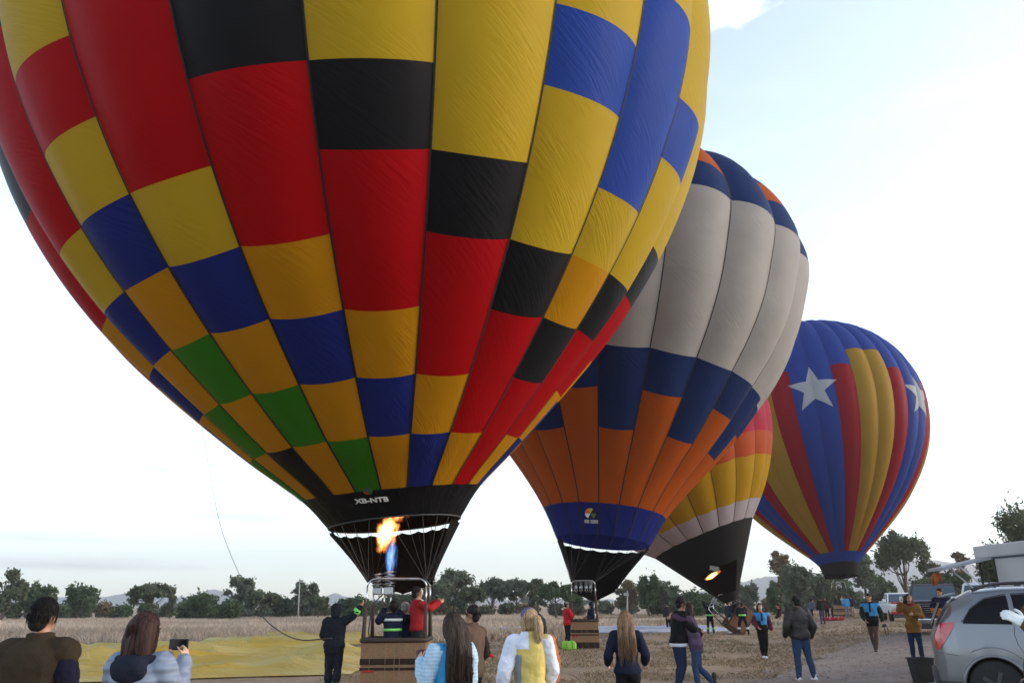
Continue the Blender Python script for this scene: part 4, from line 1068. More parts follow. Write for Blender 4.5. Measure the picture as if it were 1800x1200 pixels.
SCRATCH = bpy.data.scenes.new('scratch'); SVL = SCRATCH.view_layers[0]
def remesh(mb, voxel, mats, name, parent, smooth=4, wr=0.0, wsc=9.0, paint=None, stretch=(1, 1, 1)):
    """weld overlapping closed shapes into one continuous skin"""
    me = mb.mesh(name, mats[0] if isinstance(mats, (list, tuple)) else mats)
    ob = bpy.data.objects.new('tmp', me); SCRATCH.collection.objects.link(ob)
    r_ = ob.modifiers.new('r', 'REMESH'); r_.mode = 'VOXEL'; r_.voxel_size = voxel; r_.use_smooth_shade = True
    if smooth:
        s_ = ob.modifiers.new('s', 'SMOOTH'); s_.factor = 0.5; s_.iterations = smooth
    SVL.update(); dg = SVL.depsgraph
    m2 = bpy.data.meshes.new_from_object(ob.evaluated_get(dg)); bpy.data.objects.remove(ob); bpy.data.meshes.remove(me)
    m2.name = name; n = len(m2.vertices)
    if wr and n:
        co = np.zeros(n * 3, np.float32); no = np.zeros(n * 3, np.float32); m2.vertices.foreach_get('co', co); m2.vertices.foreach_get('normal', no)
        co = co.reshape(-1, 3); no = no.reshape(-1, 3); se = rng.uniform(0, 50)
        d = np.array([mnoise.noise(Vector((p[0] * wsc * stretch[0] + se, p[1] * wsc * stretch[1], p[2] * wsc * stretch[2]))) + .5 * mnoise.noise(Vector((p[0] * wsc * 2.3, p[1] * wsc * 2.3 + se, p[2] * wsc * 2.3 * stretch[2]))) for p in co])
        m2.vertices.foreach_set('co', (co + no * (d * wr)[:, None]).ravel())
    m2.materials.clear()
    for q in (mats if isinstance(mats, (list, tuple)) else [mats]): m2.materials.append(q)
    m2.polygons.foreach_set('use_smooth', [True] * len(m2.polygons)); 
    if paint:
        for f in m2.polygons: f.material_index = paint(f.center)
    else: m2.polygons.foreach_set('material_index', [0] * len(m2.polygons))
    m2.update(); return mesh_obj(name, m2, parent)

def limb(mb, pts, rad, n=12, ell=None):
    """tapered tube with rounded ends"""
    pts = [Vector(p) for p in pts]
    # bend smoothly
    q = [2 * pts[0] - pts[1]] + pts + [2 * pts[-1] - pts[-2]]; r = [rad[0]] + list(rad) + [rad[-1]]; P = []; Rr = []
    for i in range(1, len(q) - 2):
        for t in (0, .25, .5, .75):
            a, b, c, d = q[i - 1], q[i], q[i + 1], q[i + 2]
            P.append(.5 * ((2 * b) + (c - a) * t + (2 * a - 5 * b + 4 * c - d) * t * t + (3 * b - a - 3 * c + d) * t ** 3)); Rr.append(r[i] * (1 - t) + r[i + 1] * t)
    P.append(pts[-1]); Rr.append(rad[-1])
    d0 = (P[0] - P[1]).normalized(); d1 = (P[-1] - P[-2]).normalized(); r0, r1 = Rr[0], Rr[-1]
    P = [P[0] + d0 * r0 * .9, P[0] + d0 * r0 * .6] + P + [P[-1] + d1 * r1 * .6, P[-1] + d1 * r1 * .9]; Rr = [r0 * .35, r0 * .78] + Rr + [r1 * .78, r1 * .35]
    mb.tube(P, Rr, n, ell=ell)
def blob(mb, c, r, M=None, n=14):
    rings = []
    for i in range(1, 10):
        t = math.pi * i / 10; ring = []
        for j in range(n):
            w = 2 * math.pi * j / n; v = Vector((r[0] * math.sin(t) * math.cos(w), r[1] * math.sin(t) * math.sin(w), -r[2] * math.cos(t)))
            ring.append((M @ v if M is not None else v) + Vector(c))
        rings.append(ring)
    mb.loft(rings)
def stack(mb, rows, n=20):
    """rows: (cx, cy, z, rx, ry) bottom to top; superellipse trunk"""
    rings = []
    for cx, cy, z, rx, ry in rows:
        ring = []
        for j in range(n):
            w = 2 * math.pi * j / n; c, s_ = math.cos(w), math.sin(w); e = .82
            ring.append(Vector((cx + rx * math.copysign(abs(c) ** e, c), cy + ry * math.copysign(abs(s_) ** e, s_), z)))
        rings.append(ring)
    mb.loft(rings)
def hand(mb, wrist, d, nrm, side, curl=.5, s=1.0, fr=.0088):
    """palm, four unequal bent fingers and a thumb leaving the side of the palm"""
    d = Vector(d).normalized(); nrm = Vector(nrm); nrm = (nrm - d * nrm.dot(d)).normalized(); ac = d.cross(nrm) * side
    w = Vector(wrist); pc = w + d * .05 * s
    M = Matrix((ac, d, nrm)).transposed()
    blob(mb, pc, (.042 * s, .055 * s, .018 * s), M)
    for k, (o, l) in enumerate(((.030, .072), (.010, .082), (-.010, .076), (-.029, .060))):
        b0 = w + d * .085 * s + ac * o * s; a1 = curl * .6; a2 = curl * 1.5
        p1 = b0 + (d * math.cos(a1) + nrm * math.sin(a1)) * l * .5 * s; p2 = p1 + (d * math.cos(a1 + a2) + nrm * math.sin(a1 + a2)) * l * .5 * s
        limb(mb, [b0 - d * .02 * s, b0, p1, p2], [fr * s, fr * s, fr * .95 * s, fr * .8 * s], 8)
    t0 = w + d * .025 * s + ac * .032 * s; t1 = t0 + (ac * .75 + d * .6 + nrm * .25 * curl).normalized() * .042 * s; t2 = t1 + (d * .9 + ac * .25 + nrm * .5 * curl).normalized() * .032 * s
    limb(mb, [t0 - ac * .012, t0, t1, t2], [fr * 1.25 * s, fr * 1.2 * s, fr * 1.1 * s, fr * .9 * s], 8)

def person(label, pos, yaw, H=1.72, female=False, top=None, bottom=None, shoes=None, hair=('short', H_BLACK), skin=SKIN, arms=None, legs=None,
           lean=(0, 0), head=(0, 0, 0), vox=.02, girth=1.0, bands=(), group='people in the field', curl=.5, hatm=None, hdir=None):
    k = H / 1.75
    root = empty('person', pos, R(yaw), label, 'person', group)
    root.scale = (k, k, k)
    lx, ly = lean
    def sh(p):
        p = Vector(p); q = max(0.0, p.z - .92); return p + Vector((lx * q, ly * q, -.25 * (lx * lx + ly * ly) * q))
    sw = (.165 if female else .19) * (1 + (girth - 1) * .5)
    near = vox < .016
    A = arms or ((None, None), (None, None)); J = {}
    dflt = lambda s_: (Vector((s_ * (sw + .075), -.03, 1.14)), Vector((s_ * (sw + .085), .07, .90)))
    Lg = legs or ((None, None), (None, None)); body = MB()
    g = girth; hipw = .172 if female else .165; wst = .125 if female else .145; ch = .15 if female else .17
    rows = [(0, 0, .86, hipw * .8 * g, .10 * g), (0, 0, .95, hipw * g, .115 * g), (0, 0, 1.06, wst * g, .098 * g), (0, .005, 1.20, (wst + ch) / 2 * g, .108 * g), (0, .005, 1.31, ch * g, .112 * g), (0, 0, 1.40, ch * .98 * g, .095 * g), (0, 0, 1.455, ch * .62, .075)]
    if female: rows[4] = (0, .018, 1.29, ch * g, .122 * g)
    rows = [(sh((a, b, c)).x, sh((a, b, c)).y, sh((a, b, c)).z, d, e) for a, b, c, d, e in rows]
    stack(body, rows)
    # neck and head
    nb = sh((0, -.005, 1.45)); ht = sh((0, .012, 1.53))
    limb(body, [nb, ht], [.058, .052])
    HM = Matrix.Translation(ht) @ Matrix.Rotation(R(head[0]), 4, 'Z') @ Matrix.Rotation(R(head[1]), 4, 'X') @ Matrix.Rotation(R(head[2]), 4, 'Y'); H3 = HM.to_3x3()
    def hp(x, y, z): return HM @ Vector((x, y - .012, z - 1.53))
    blob(body, hp(0, -.005, 1.655), (.076, .095, .098), H3, 18); blob(body, hp(0, .028, 1.595), (.056, .066, .070), H3, 16)
    blob(body, hp(0, .098, 1.605), (.013, .02, .022), H3, 10); blob(body, hp(0, .066, 1.545), (.028, .026, .02), H3, 10)
    for s_ in (-1, 1): blob(body, hp(s_ * .077, .0, 1.62), (.011, .022, .032), H3, 10)
    for s_, (el, wr) in zip((-1, 1), A):
        shd = sh((s_ * sw, -.005, 1.415)); de, dw = dflt(s_)
        e_ = Vector(el) if el else sh(de) if lean != (0, 0) else de; w_ = Vector(wr) if wr else sh(dw) if lean != (0, 0) else dw
        J['LR'[s_ > 0]] = (shd, e_, w_)
        limb(body, [sh((s_ * .09, 0, 1.42)), shd, shd.lerp(e_, .5), e_], [.055, .056, .045, .037]); limb(body, [e_, e_.lerp(w_, .35), w_], [.037, .038, .026])
        d = (w_ - e_).normalized(); nrm = Vector((-s_, .3, 0)) if hdir is None else Vector(hdir)
        hand(body, w_, d, nrm, 1 if s_ > 0 else -1, curl, 1.0, .0088 if near else .012)
    for s_, (kn, an) in zip((-1, 1), Lg):
        k_ = Vector(kn) if kn else Vector((s_ * .10, .02, .49)); a_ = Vector(an) if an else Vector((s_ * .11, -.02, .085)); hj = Vector((s_ * .088, 0, .90))
        J['lr'[s_ > 0]] = (hj, k_, a_)
        limb(body, [hj, hj.lerp(k_, .5), k_], [.088 * g, .075 * g, .055]); limb(body, [k_, k_.lerp(a_, .35) + Vector((0, -.012, 0)), a_], [.055, .056, .038])
        limb(body, [a_ + Vector((0, -.03, -.03)), a_ + Vector((0, .05, -.045)), a_ + Vector((0, .13, -.058))], [.034, .034, .024])
    bo = remesh(body, vox * 1.02 if near else vox, [skin], 'body', root, smooth=3)
    bo['label'] = 'head, neck and hands showing bare skin'
    # face
    if vox <= .02:
        mb = MB()
        for s_ in (-1, 1): blob(mb, hp(s_ * .030, .078, 1.640), (.011, .006, .006), H3, 8)
        mb.build('eyes', EYE, bo); mb = MB(); blob(mb, hp(0, .087, 1.568), (.022, .007, .006), H3, 8); mb.build('mouth', LIP, bo)
        mb = MB()
        for s_ in (-1, 1): mb.tube([hp(s_ * .015, .085, 1.660), hp(s_ * .032, .081, 1.665), hp(s_ * .048, .071, 1.661)], .0035, 5)
        mb.build('eyebrows', hair[1] or H_BLACK, bo)
    # hair
    hs, hm_ = hair
    if hs:
        mb = MB(); blob(mb, hp(0, -.022, 1.678), (.088, .100, .090), H3, 18); blob(mb, hp(0, -.060, 1.60), (.072, .052, .070), H3)
        if hs in ('long', 'bob', 'pony'):
            for s_ in (-1, 1): blob(mb, hp(s_ * .072, -.02, 1.61), (.026, .055, .09), H3)
        if hs == 'long':
            b = [hp(0, -.05, 1.66), hp(0, -.085, 1.58), hp(.0, -.115, 1.47), sh((.0, -.15, 1.34)), sh((.005, -.155, 1.22)), sh((.0, -.145, 1.12))]
            for o_, rr in ((0, .075), (-.055, .06), (.055, .06)):
                limb(mb, [q + Vector((o_ * (1 + .2 * i), 0, .03 * abs(o_) / .055 * (i == 5))) for i, q in enumerate(b)], [rr, rr, rr * .85, rr * .75, rr * .62, rr * .3], 12)
        if hs == 'bob':
            for s_ in (-1, 0, 1): limb(mb, [hp(s_ * .05, -.05, 1.66), hp(s_ * .07, -.07 + .02 * abs(s_), 1.56), hp(s_ * .075, -.08 + .04 * abs(s_), 1.46), hp(s_ * .06, -.085 + .05 * abs(s_), 1.40)], [.065, .06, .05, .022])
        if hs == 'pony':
            limb(mb, [hp(.045, -.085, 1.67), hp(.055, -.13, 1.64), hp(.062, -.145, 1.56), hp(.06, -.13, 1.46), hp(.05, -.12, 1.40)], [.032, .042, .05, .045, .018])
        ho_ = remesh(mb, max(vox * .6, .009), [hm_], 'hair', root, smooth=2, wr=.006, wsc=30, stretch=(1, 1, .15))
        if near:
            # loose strands lying on and lifting off the hair
            st_ = MB(); long_ = hs in ('long', 'bob')
            for q in range(190 if long_ else 110):
                a = rng.uniform(-2.5, 2.5) if long_ else rng.uniform(-3.1, 3.1); t0 = rng.uniform(.1, .9); j = lambda k_: rng.normal(0, k_)
                p0 = hp(math.sin(a) * .088 * t0, -.022 - math.cos(a) * .098 * t0, 1.678 + .092 * math.sqrt(1 - t0 * t0))
                p1 = hp(math.sin(a) * .091 + j(.003), -.022 - math.cos(a) * .104 + j(.003), 1.64 + j(.01))
                if hs == 'long':
                    xo = math.sin(a) * .095; P_ = [p0, p1, hp(xo, -.11 - .04 * max(0, math.cos(a)) + j(.006), 1.52), sh((xo * 1.25 + j(.006), -.175 - .03 * math.cos(a) + j(.008), 1.36)), sh((xo * 1.2 + j(.012), -.20 + j(.01), 1.22 + j(.03))), sh((xo * 1.0 + j(.016), -.185 + j(.012), 1.10 + j(.04)))]
                elif hs == 'bob': P_ = [p0, p1, hp(math.sin(a) * .108 + j(.004), -.02 - math.cos(a) * .095, 1.54), hp(math.sin(a) * .112 + j(.006), -.03 - math.cos(a) * .09 + j(.006), 1.43 + j(.03)), hp(math.sin(a) * .10 + j(.01), -.04 - math.cos(a) * .08, 1.37 + j(.03))]
                else: P_ = [p0, p1, hp(math.sin(a) * .09 + j(.006), -.03 - math.cos(a) * .095 + j(.006), 1.60 + j(.02))]
                st_.tube(P_, [.0022] * (len(P_) - 1) + [.0008], 3, cap=False)
            st_.build('hair_strands', hm_, ho_)
    if hatm:
        kind, hmat = hatm; mb = MB()
        if kind == 'cap':
            blob(mb, hp(0, -.012, 1.695), (.093, .106, .078), H3, 18); limb(mb, [hp(0, .06, 1.70), hp(0, .125, 1.688), hp(0, .16, 1.675)], [.06, .058, .04], 12, ell=.14) if False else None
            mbv = MB(); P_ = [[hp(math.sin(t) * (.085 + .01 * q), .04 + math.cos(t) * (.055 + .035 * q), 1.69 - .006 * q) for t in np.linspace(-1.45, 1.45, 13)] for q in range(3)]
            mbv.grid(P_); P2 = [[p + Vector((0, 0, -.008)) for p in r] for r in P_[::-1]]; mbv.grid(P2); remesh(mb, .014, [hmat], 'cap', root, smooth=2); mbv.build('cap_visor', hmat, root)
        elif kind == 'hood':
            blob(mb, hp(0, -.028, 1.665), (.105, .118, .118), H3, 18); blob(mb, hp(0, -.04, 1.56), (.095, .095, .10), H3, 16); remesh(mb, .016, [hmat], 'hood', root, smooth=4, wr=.006)
        elif kind == 'beanie':
            blob(mb, hp(0, -.018, 1.685), (.092, .108, .094), H3, 18); blob(mb, hp(0, -.055, 1.62), (.08, .065, .07), H3, 14); remesh(mb, .012, [hmat], 'beanie', root, smooth=2, wr=.004, wsc=18)
    # clothes
    if bottom:
        mb = MB(); th = bottom.get('thick', .016); rg = rows[:3]
        stack(mb, [(a, b, c - (.02 if i == 0 else 0), d + th * .6, e + th * .8) for i, (a, b, c, d, e) in enumerate(rg)])
        end = bottom.get('end', 0.0)
        for s_ in 'lr':
            hj, kn, an = J[s_]; lo = an + Vector((0, 0, .0)) if not end else kn.lerp(an, end - 1) if end > 1 else hj.lerp(kn, end)
            limb(mb, [hj, hj.lerp(kn, .5), kn if end == 0 or end > 1 else hj.lerp(kn, end)], [.09 * g + th, .078 * g + th, .058 + th])
            if end == 0 or end > 1: limb(mb, [kn, kn.lerp(lo, .4) + Vector((0, -.01, 0)), lo], [.058 + th, .058 + th * bottom.get('flare', 1.0), .042 + th * bottom.get('flare', 1.0)])
        remesh(mb, max(vox * 1.4, .019), [bottom['mat']], 'trousers', root, smooth=3, wr=.009, wsc=11, stretch=(1, 1, .7))
    if shoes:
        for s_ in 'lr':
            an = J[s_][2]; kn = J[s_][1]; mb = MB(); fd = Vector((0, 1, 0)); tilt = max(-.6, min(1.3, (an - kn).y * 1.6)) if abs((an - kn).y) > .2 else 0
            up = -.75 if an.y < -.25 else 0
            f1 = Vector((0, math.cos(up), math.sin(up)))
            limb(mb, [an - f1 * .045 + Vector((0, 0, -.035)), an + f1 * .05 + Vector((0, 0, -.04)), an + f1 * .155 + Vector((0, 0, -.052))], [.042, .044, .033], 12)
            limb(mb, [an + Vector((0, -.01, .05 + shoes.get('boot', 0))), an + Vector((0, 0, -.02))], [.048, .046])
            remesh(mb, min(vox, .014), [shoes['mat']], 'shoe', root, smooth=2)
            mb = MB(); c0 = an + f1 * .05 + Vector((0, 0, -.078)); mb.box(c0, (.085, .27, .022), Matrix.Rotation(up, 3, 'X'), bev=.008); mb.build('sole', shoes.get('sole', mat('shoe_sole', (.03, .03, .03), rough=.8)), root)
    if top:
        th = top.get('thick', .026); hem = top.get('hem', .86); mb = MB(); R2 = [(a, b, c, d + th * (1.3 if i < 2 else 1.0), e + th * 1.2) for i, (a, b, c, d, e) in enumerate(rows)]
        zs = [r_[2] for r_ in R2]
        def rowat(z):
            return tuple(np.array([np.interp(z, zs, [r_[q] for r_ in R2]) for q in range(5)]))
        hz = sh((0, 0, hem)).z if hem > .92 else hem
        rr = [(R2[0][0], R2[0][1], hz, rowat(hz)[3] * (1.03 if hem < .9 else 1) , rowat(hz)[4] * 1.03)] + [r_ for r_ in R2 if r_[2] > hz + .03]
        nt_ = sh((0, -.005, 1.50)); rr.append((nt_.x, nt_.y, nt_.z, .07, .07)); stack(mb, rr)
        sleeves = top.get('sleeve', top['mat']); same = sleeves is top['mat'] and not top.get('split')
        cut = top.get('cut', 1.0); slist = []
        for s_ in 'LR':
            s0, e_, w_ = J[s_]; inn = sh((math.copysign(.08, s0.x), 0, 1.41)); m2 = mb if same else MB()
            wr_ = e_.lerp(w_, .96); st = top.get('sthick', th)
            limb(mb, [inn, s0.lerp(e_, -.1 if top.get('nocap') else .08)], [.05 + th * .8, .05 + th * .8] if top.get('nocap') else [.055 + th * .8, .058 + th + (0 if same else .006)])
            if same: limb(m2, [inn.lerp(s0, .6), s0, s0.lerp(e_, .5), e_], [.05 + st, .058 + st, .05 + st, .042 + st])
            elif top.get('nocap'): limb(m2, [inn.lerp(s0, .75), s0, s0.lerp(e_, .5), e_], [.05 + st, .058 + st, .05 + st, .042 + st])
            else: limb(m2, [s0.lerp(e_, .14), s0.lerp(e_, .5), e_], [.046 + st, .048 + st, .042 + st])
            limb(m2, [e_, e_.lerp(wr_, .4), wr_], [.042 + st, .042 + st, .030 + st * .9])
            if not same: slist.append(m2)
        for m2 in slist: remesh(m2, vox, [sleeves], 'sleeve', root, smooth=3, wr=.011, wsc=13)
        if top.get('collar'):
            cc = [sh((0, -.005, z)) for z in (1.45, 1.50, 1.53)]; stack(mb, [(c.x, c.y, c.z, r_, r_ * 1.05) for c, r_ in zip(cc, (.10, .088, .085))])
        mats_ = [top['mat']] + list(top.get('mats', []))
        remesh(mb, vox, mats_, top.get('name', 'jacket'), root, smooth=3, wr=top.get('wr', .011), wsc=top.get('wsc', 9), paint=top.get('paint'), stretch=top.get('stretch', (1, 1, 1)))
    for b in bands:
        limbk, t, bm_ = b[:3]; ext = b[3] if len(b) > 3 else .05
        mb = MB()
        if limbk in 'LR': s0, e_, w_ = J[limbk]; p = e_.lerp(w_, t); d = (w_ - e_).normalized(); r_ = .036 + .03 * (1 - t) * .5 + .032
        elif limbk in 'lr': s0, e_, w_ = J[limbk]; p = e_.lerp(w_, t); d = (w_ - e_).normalized(); r_ = .058 + .024
        else:
            z = t; c = sh((0, 0, z)); ww = np.interp(z, [.9, 1.06, 1.31, 1.42], [hipw, wst, ch, ch]) * g + .045
            stack(mb, [(c.x, c.y, c.z - ext / 2, ww, .155 * g), (c.x, c.y, c.z + ext / 2, ww, .155 * g)]); mb.build('reflective_band', bm_, root); continue
        mb.tube([p - d * ext / 2, p + d * ext / 2], r_, 14); mb.build('reflective_band', bm_, root)
    return root, J, hp, sh

def box_part(root, name, c, d, m, rot=None, bev=.006):
    mb = MB(); mb.box(c, d, rot, bev=bev); return mb.build(name, m, root)
NAVY = cloth('navy_cloth', (0.012, 0.015, 0.032)); BLK = cloth('black_jersey', (0.010, 0.010, 0.011)); BROWNV = cloth('brown_vest_cloth', (0.034, 0.024, 0.014)); CHAR = cloth('charcoal_cloth', (0.022, 0.021, 0.022))
JEANS = cloth('blue_denim', (0.028, 0.050, 0.105), bump=.3, bscale=40); DKJEANS = cloth('dark_denim', (0.016, 0.024, 0.052), bump=.3, bscale=40); WHITEC = cloth('white_cotton', (0.62, 0.63, 0.66)); WSHOE = mat('white_shoe', (0.62, 0.62, 0.64), rough=.6); BSHOE = mat('black_shoe', (0.014, 0.013, 0.013), rough=.5)
PHONE = mat('black_phone', (0.012, 0.013, 0.016), rough=.15, spec=.6)
B_ = lambda m_, **k: dict(mat=m_, **k)

# --- near left: man in a brown vest, seen from behind
r_, J, hp, sh = person('man in brown padded vest with dark sleeves, seen from behind at far left', gx(56, 6.2), -4, 1.765, top=B_(BROWNV, sleeve=cloth('midnight_sleeve', (0.010, 0.009, 0.020)), thick=.045, sthick=.035, hem=.84, collar=True, wr=.007, wsc=7), bottom=B_(DKJEANS), shoes=B_(BSHOE), hair=('short', H_BLACK), hatm=('beanie', cloth('black_knit', (.007, .006, .006), bump=.8, bscale=60)), head=(-5, -4, 0), vox=.012, girth=1.12)
# --- woman with a phone
def quilt(m, sc):
    nt = m.node_tree; N = nt.nodes.new; K = nt.links.new; p = nt.nodes['Principled BSDF']; tc = N('ShaderNodeTexCoord'); w = N('ShaderNodeTexWave'); w.bands_direction = 'Z'; w.inputs['Scale'].default_value = sc; w.inputs['Distortion'].default_value = 1.0; w.inputs['Detail'].default_value = 2
    K(tc.outputs['Object'], w.inputs['Vector']); b = N('ShaderNodeBump'); b.inputs['Strength'].default_value = 1.0; b.inputs['Distance'].default_value = .010; K(w.outputs['Fac'], b.inputs['Height']); K(b.outputs[0], p.inputs['Normal']); return m
PUFF = mat('grey_blue_puffer', (0.165, 0.20, 0.265), rough=.6, spec=.35, var=.1, bump=.25, bscale=20)
r_, J, hp, sh = person('red haired woman in grey blue quilted jacket photographing with a phone', gx(240, 5.6), -9, 1.67, True, top=B_(PUFF, thick=.042, sthick=.034, hem=.80, wr=.011, wsc=2.2, stretch=(.25, .25, 7)), bottom=B_(DKJEANS), shoes=B_(BSHOE), hair=('bob', H_RED), skin=SKIN_L,
    arms=(((-.23, .08, 1.20), (-.06, .27, 1.42)), ((.25, .05, 1.21), (.17, .25, 1.435))), vox=.0115, head=(-20, -8, 0), curl=.9)
box_part(r_, 'phone', (.06, .345, 1.535), (.15, .012, .078), PHONE)
mb = MB(); blob(mb, (0, -.135, 1.40), (.135, .055, .095)); limb(mb, [(-.13, -.06, 1.46), (0, -.10, 1.45), (.13, -.06, 1.46)], [.035, .05, .035]); remesh(mb, .014, [cloth('dark_navy_hood', (.014, .016, .026))], 'hood', r_, wr=.01, wsc=8)
mb = MB(); mb.tube([Vector((.17, .25, 1.435)).lerp(Vector((.25, .05, 1.21)), q) for q in (.06, .16)], .046, 12); mb.build('dark_cuff', BLK, r_)
quilt(PUFF, 4.6)
# --- girl with long hair and striped jacket
def stripes(name, c1, c2, sc, axis_='Z'):
    m = mat(name, c1, rough=.7, bump=.3, bscale=20); nt = m.node_tree; p = nt.nodes['Principled BSDF']; N = nt.nodes.new; K = nt.links.new
    tc = N('ShaderNodeTexCoord'); w = N('ShaderNodeTexWave'); w.bands_direction = axis_; w.inputs['Scale'].default_value = sc; w.inputs['Distortion'].default_value = 1.2; w.inputs['Detail'].default_value = 1; w.inputs['Detail Scale'].default_value = .6
    K(tc.outputs['Object'], w.inputs['Vector']); r_ = N('ShaderNodeValToRGB'); r_.color_ramp.interpolation = 'CONSTANT'; r_.color_ramp.elements[0].color = (*c1, 1); r_.color_ramp.elements[1].color = (*c2, 1); r_.color_ramp.elements[1].position = .72
    K(w.outputs['Fac'], r_.inputs[0]); K(r_.outputs[0], p.inputs['Base Color']); return m
STRJ = stripes('pale_blue_striped_cloth', (0.30, 0.45, 0.57), (0.40, 0.53, 0.63), 10.0); BRIGHTB = cloth('bright_blue_cloth_jacket', (0.035, 0.24, 0.48))
r_, J, hp, sh = person('girl with very long dark hair in pale blue striped jacket beside the near basket', gx(793, 7.4), 30, 1.63, True, top=B_(BRIGHTB, sleeve=STRJ, nocap=True, thick=.03, sthick=.036, hem=.86), bottom=B_(DKJEANS), shoes=B_(BSHOE), hair=('long', H_BROWN), skin=SKIN_L,
    arms=(((-.24, .03, 1.17), (-.20, .24, 1.33)), ((.21, .03, 1.16), (.08, .26, 1.22))), vox=.0115, head=(10, -3, 0), curl=.8)
box_part(r_, 'camera', (-.16, .33, 1.40), (.08, .06, .07), mat('maroon_camera', (.07, .02, .03), rough=.4))
mb = MB(); mb.tube([(-.14, .12, 1.40), (-.2, .2, 1.3), (-.17, .30, 1.38)], .006, 5); mb.build('camera_strap', BLK, r_)
# --- man in a brown jacket behind her
BRJ = cloth('brown_canvas', (0.098, 0.062, 0.045))
person('man in brown jacket facing left behind the long haired girl', gx(829, 11.2), 58, 1.69, top=B_(BRJ, sleeve=cloth('dark_brown_sleeve', (.03, .020, .017)), thick=.035, hem=.84, collar=True), bottom=B_(BLK), shoes=B_(BSHOE), hair=('short', H_BLACK), arms=(((-.27, -.02, 1.14), (-.23, .14, .95)), ((.3, -.02, 1.13), (.22, .16, .96))), vox=.014, head=(12, 0, 0))
# --- yellow jacket woman
YJ = cloth('yellow_nylon', (0.50, 0.38, 0.10), rough=.55, spec=.3); YW = cloth('white_nylon', (0.55, 0.58, 0.66), rough=.55, spec=.3); YG = cloth('grey_nylon', (0.17, 0.19, 0.20), rough=.55)
def ypaint(c):
    if c.x < -.02 and c.z > 1.36: return 1
    if c.x < -.19 and c.z > 1.1: return 1
    if -.155 < c.x < -.095 and c.z < 1.30: return 2
    return 0
r_, J, hp, sh = person('blond ponytailed woman in yellow and white jacket, seen from behind', gx(931, 8.5), 4, 1.655, True, top=B_(YJ, sleeve=YW, nocap=True, thick=.034, sthick=.038, hem=.78, collar=True, mats=[YW, YG], paint=ypaint, wr=.010), bottom=B_(DKJEANS), shoes=B_(BSHOE), hair=('pony', H_BLOND), skin=SKIN_L, vox=.0115, head=(12, -4, 0),
    arms=(((-.27, -.05, 1.14), (-.29, .02, .92)), ((.24, .05, 1.15), (.20, .18, .95))))
mb = MB(); blob(mb, hp(0, -.006, 1.698), (.094, .108, .076), hp and None); remesh(mb, .012, [mat('purple_patterned_cloth', (.10, .08, .15), rough=.8, var=.8, vscale=26)], 'bandana', r_, smooth=2)
person('person in orange jacket hidden behind the blond ponytailed woman', gx(945, 10.6), 170, 1.58, True, top=B_(cloth('orange_fleece', (.42, .11, .025))), bottom=B_(BLK), shoes=B_(BSHOE), hair=('bob', H_BLACK), vox=.02)
# --- crew man with raised arm
CREW = cloth('crew_dark_cloth', (0.012, 0.014, 0.020))
person('crew man in dark overalls with lime bands raising his right arm beside the near basket', gx(589, 17.3), -14, 1.72, top=B_(CREW, thick=.045, sthick=.034, hem=.80), bottom=B_(CREW, thick=.028), shoes=B_(BSHOE, boot=.06), hair=('short', H_BLACK), hatm=('hood', CREW), arms=(((-.27, -.02, 1.14), (-.14, .18, 1.0)), ((.36, .03, 1.50), (.50, .08, 1.70))), vox=.014, bands=(('R', .55, HIVIS, .10), ('l', .62, HIVIS, .12), ('r', .62, HIVIS, .12)), legs=(((-.10, .02, .49), (-.10, -.02, .085)), ((.10, .0, .49), (.09, -.05, .085))), girth=1.05)
# --- in the near basket
bz = Vector((bk1c.x, bk1c.y, .09))
r_, J, hp, sh = person('pilot in dark uniform with reflective stripes reaching up to the burner', bz + Vector((-.10, -.1, 0)), 20, 1.70, top=B_(NAVY, thick=.035, hem=.82), bottom=B_(NAVY), shoes=B_(BSHOE), hair=('short', H_BLACK), arms=(((-.30, .05, 1.33), (-.16, .16, 1.56)), ((.27, .12, 1.34), (.18, .30, 1.52))), vox=.014, head=(0, 22, 0), bands=(('T', 1.36, REFL, .05), ('L', .3, REFL, .05), ('R', .3, REFL, .05), ('T', 1.16, HIVIS, .05)), group='people in the near basket')
person('second crew member in navy standing behind the pilot in the near basket', bz + Vector((.12, .25, 0)), -40, 1.66, top=B_(NAVY, thick=.03), bottom=B_(CHAR), shoes=B_(BSHOE), hair=('short', hairmat('grey_hair', (.2, .2, .2))), arms=(((-.25, .1, 1.2), (-.1, .3, 1.25)), ((.24, .12, 1.2), (.14, .3, 1.3))), vox=.02, group='people in the near basket')
r_, J, hp, sh = person('man in red sweater standing high in the near basket holding the frame', bz + Vector((.40, -.05, .17)), -68, 1.80, top=B_(cloth('red_knit', (0.27, 0.016, 0.018)), thick=.028, hem=.90), bottom=B_(CHAR), shoes=B_(BSHOE), hair=('short', H_BLACK), arms=(((-.22, .22, 1.33), (-.06, .44, 1.46)), ((.22, .20, 1.32), (.10, .44, 1.44))), vox=.014, head=(-8, 3, 0), group='people in the near basket')
mb = MB(); stack(mb, [(0, .005, 1.44, .085, .09), (0, .0, 1.50, .074, .076)]); mb.build('grey_collar', cloth('grey_collar', (.2, .21, .22)), r_)
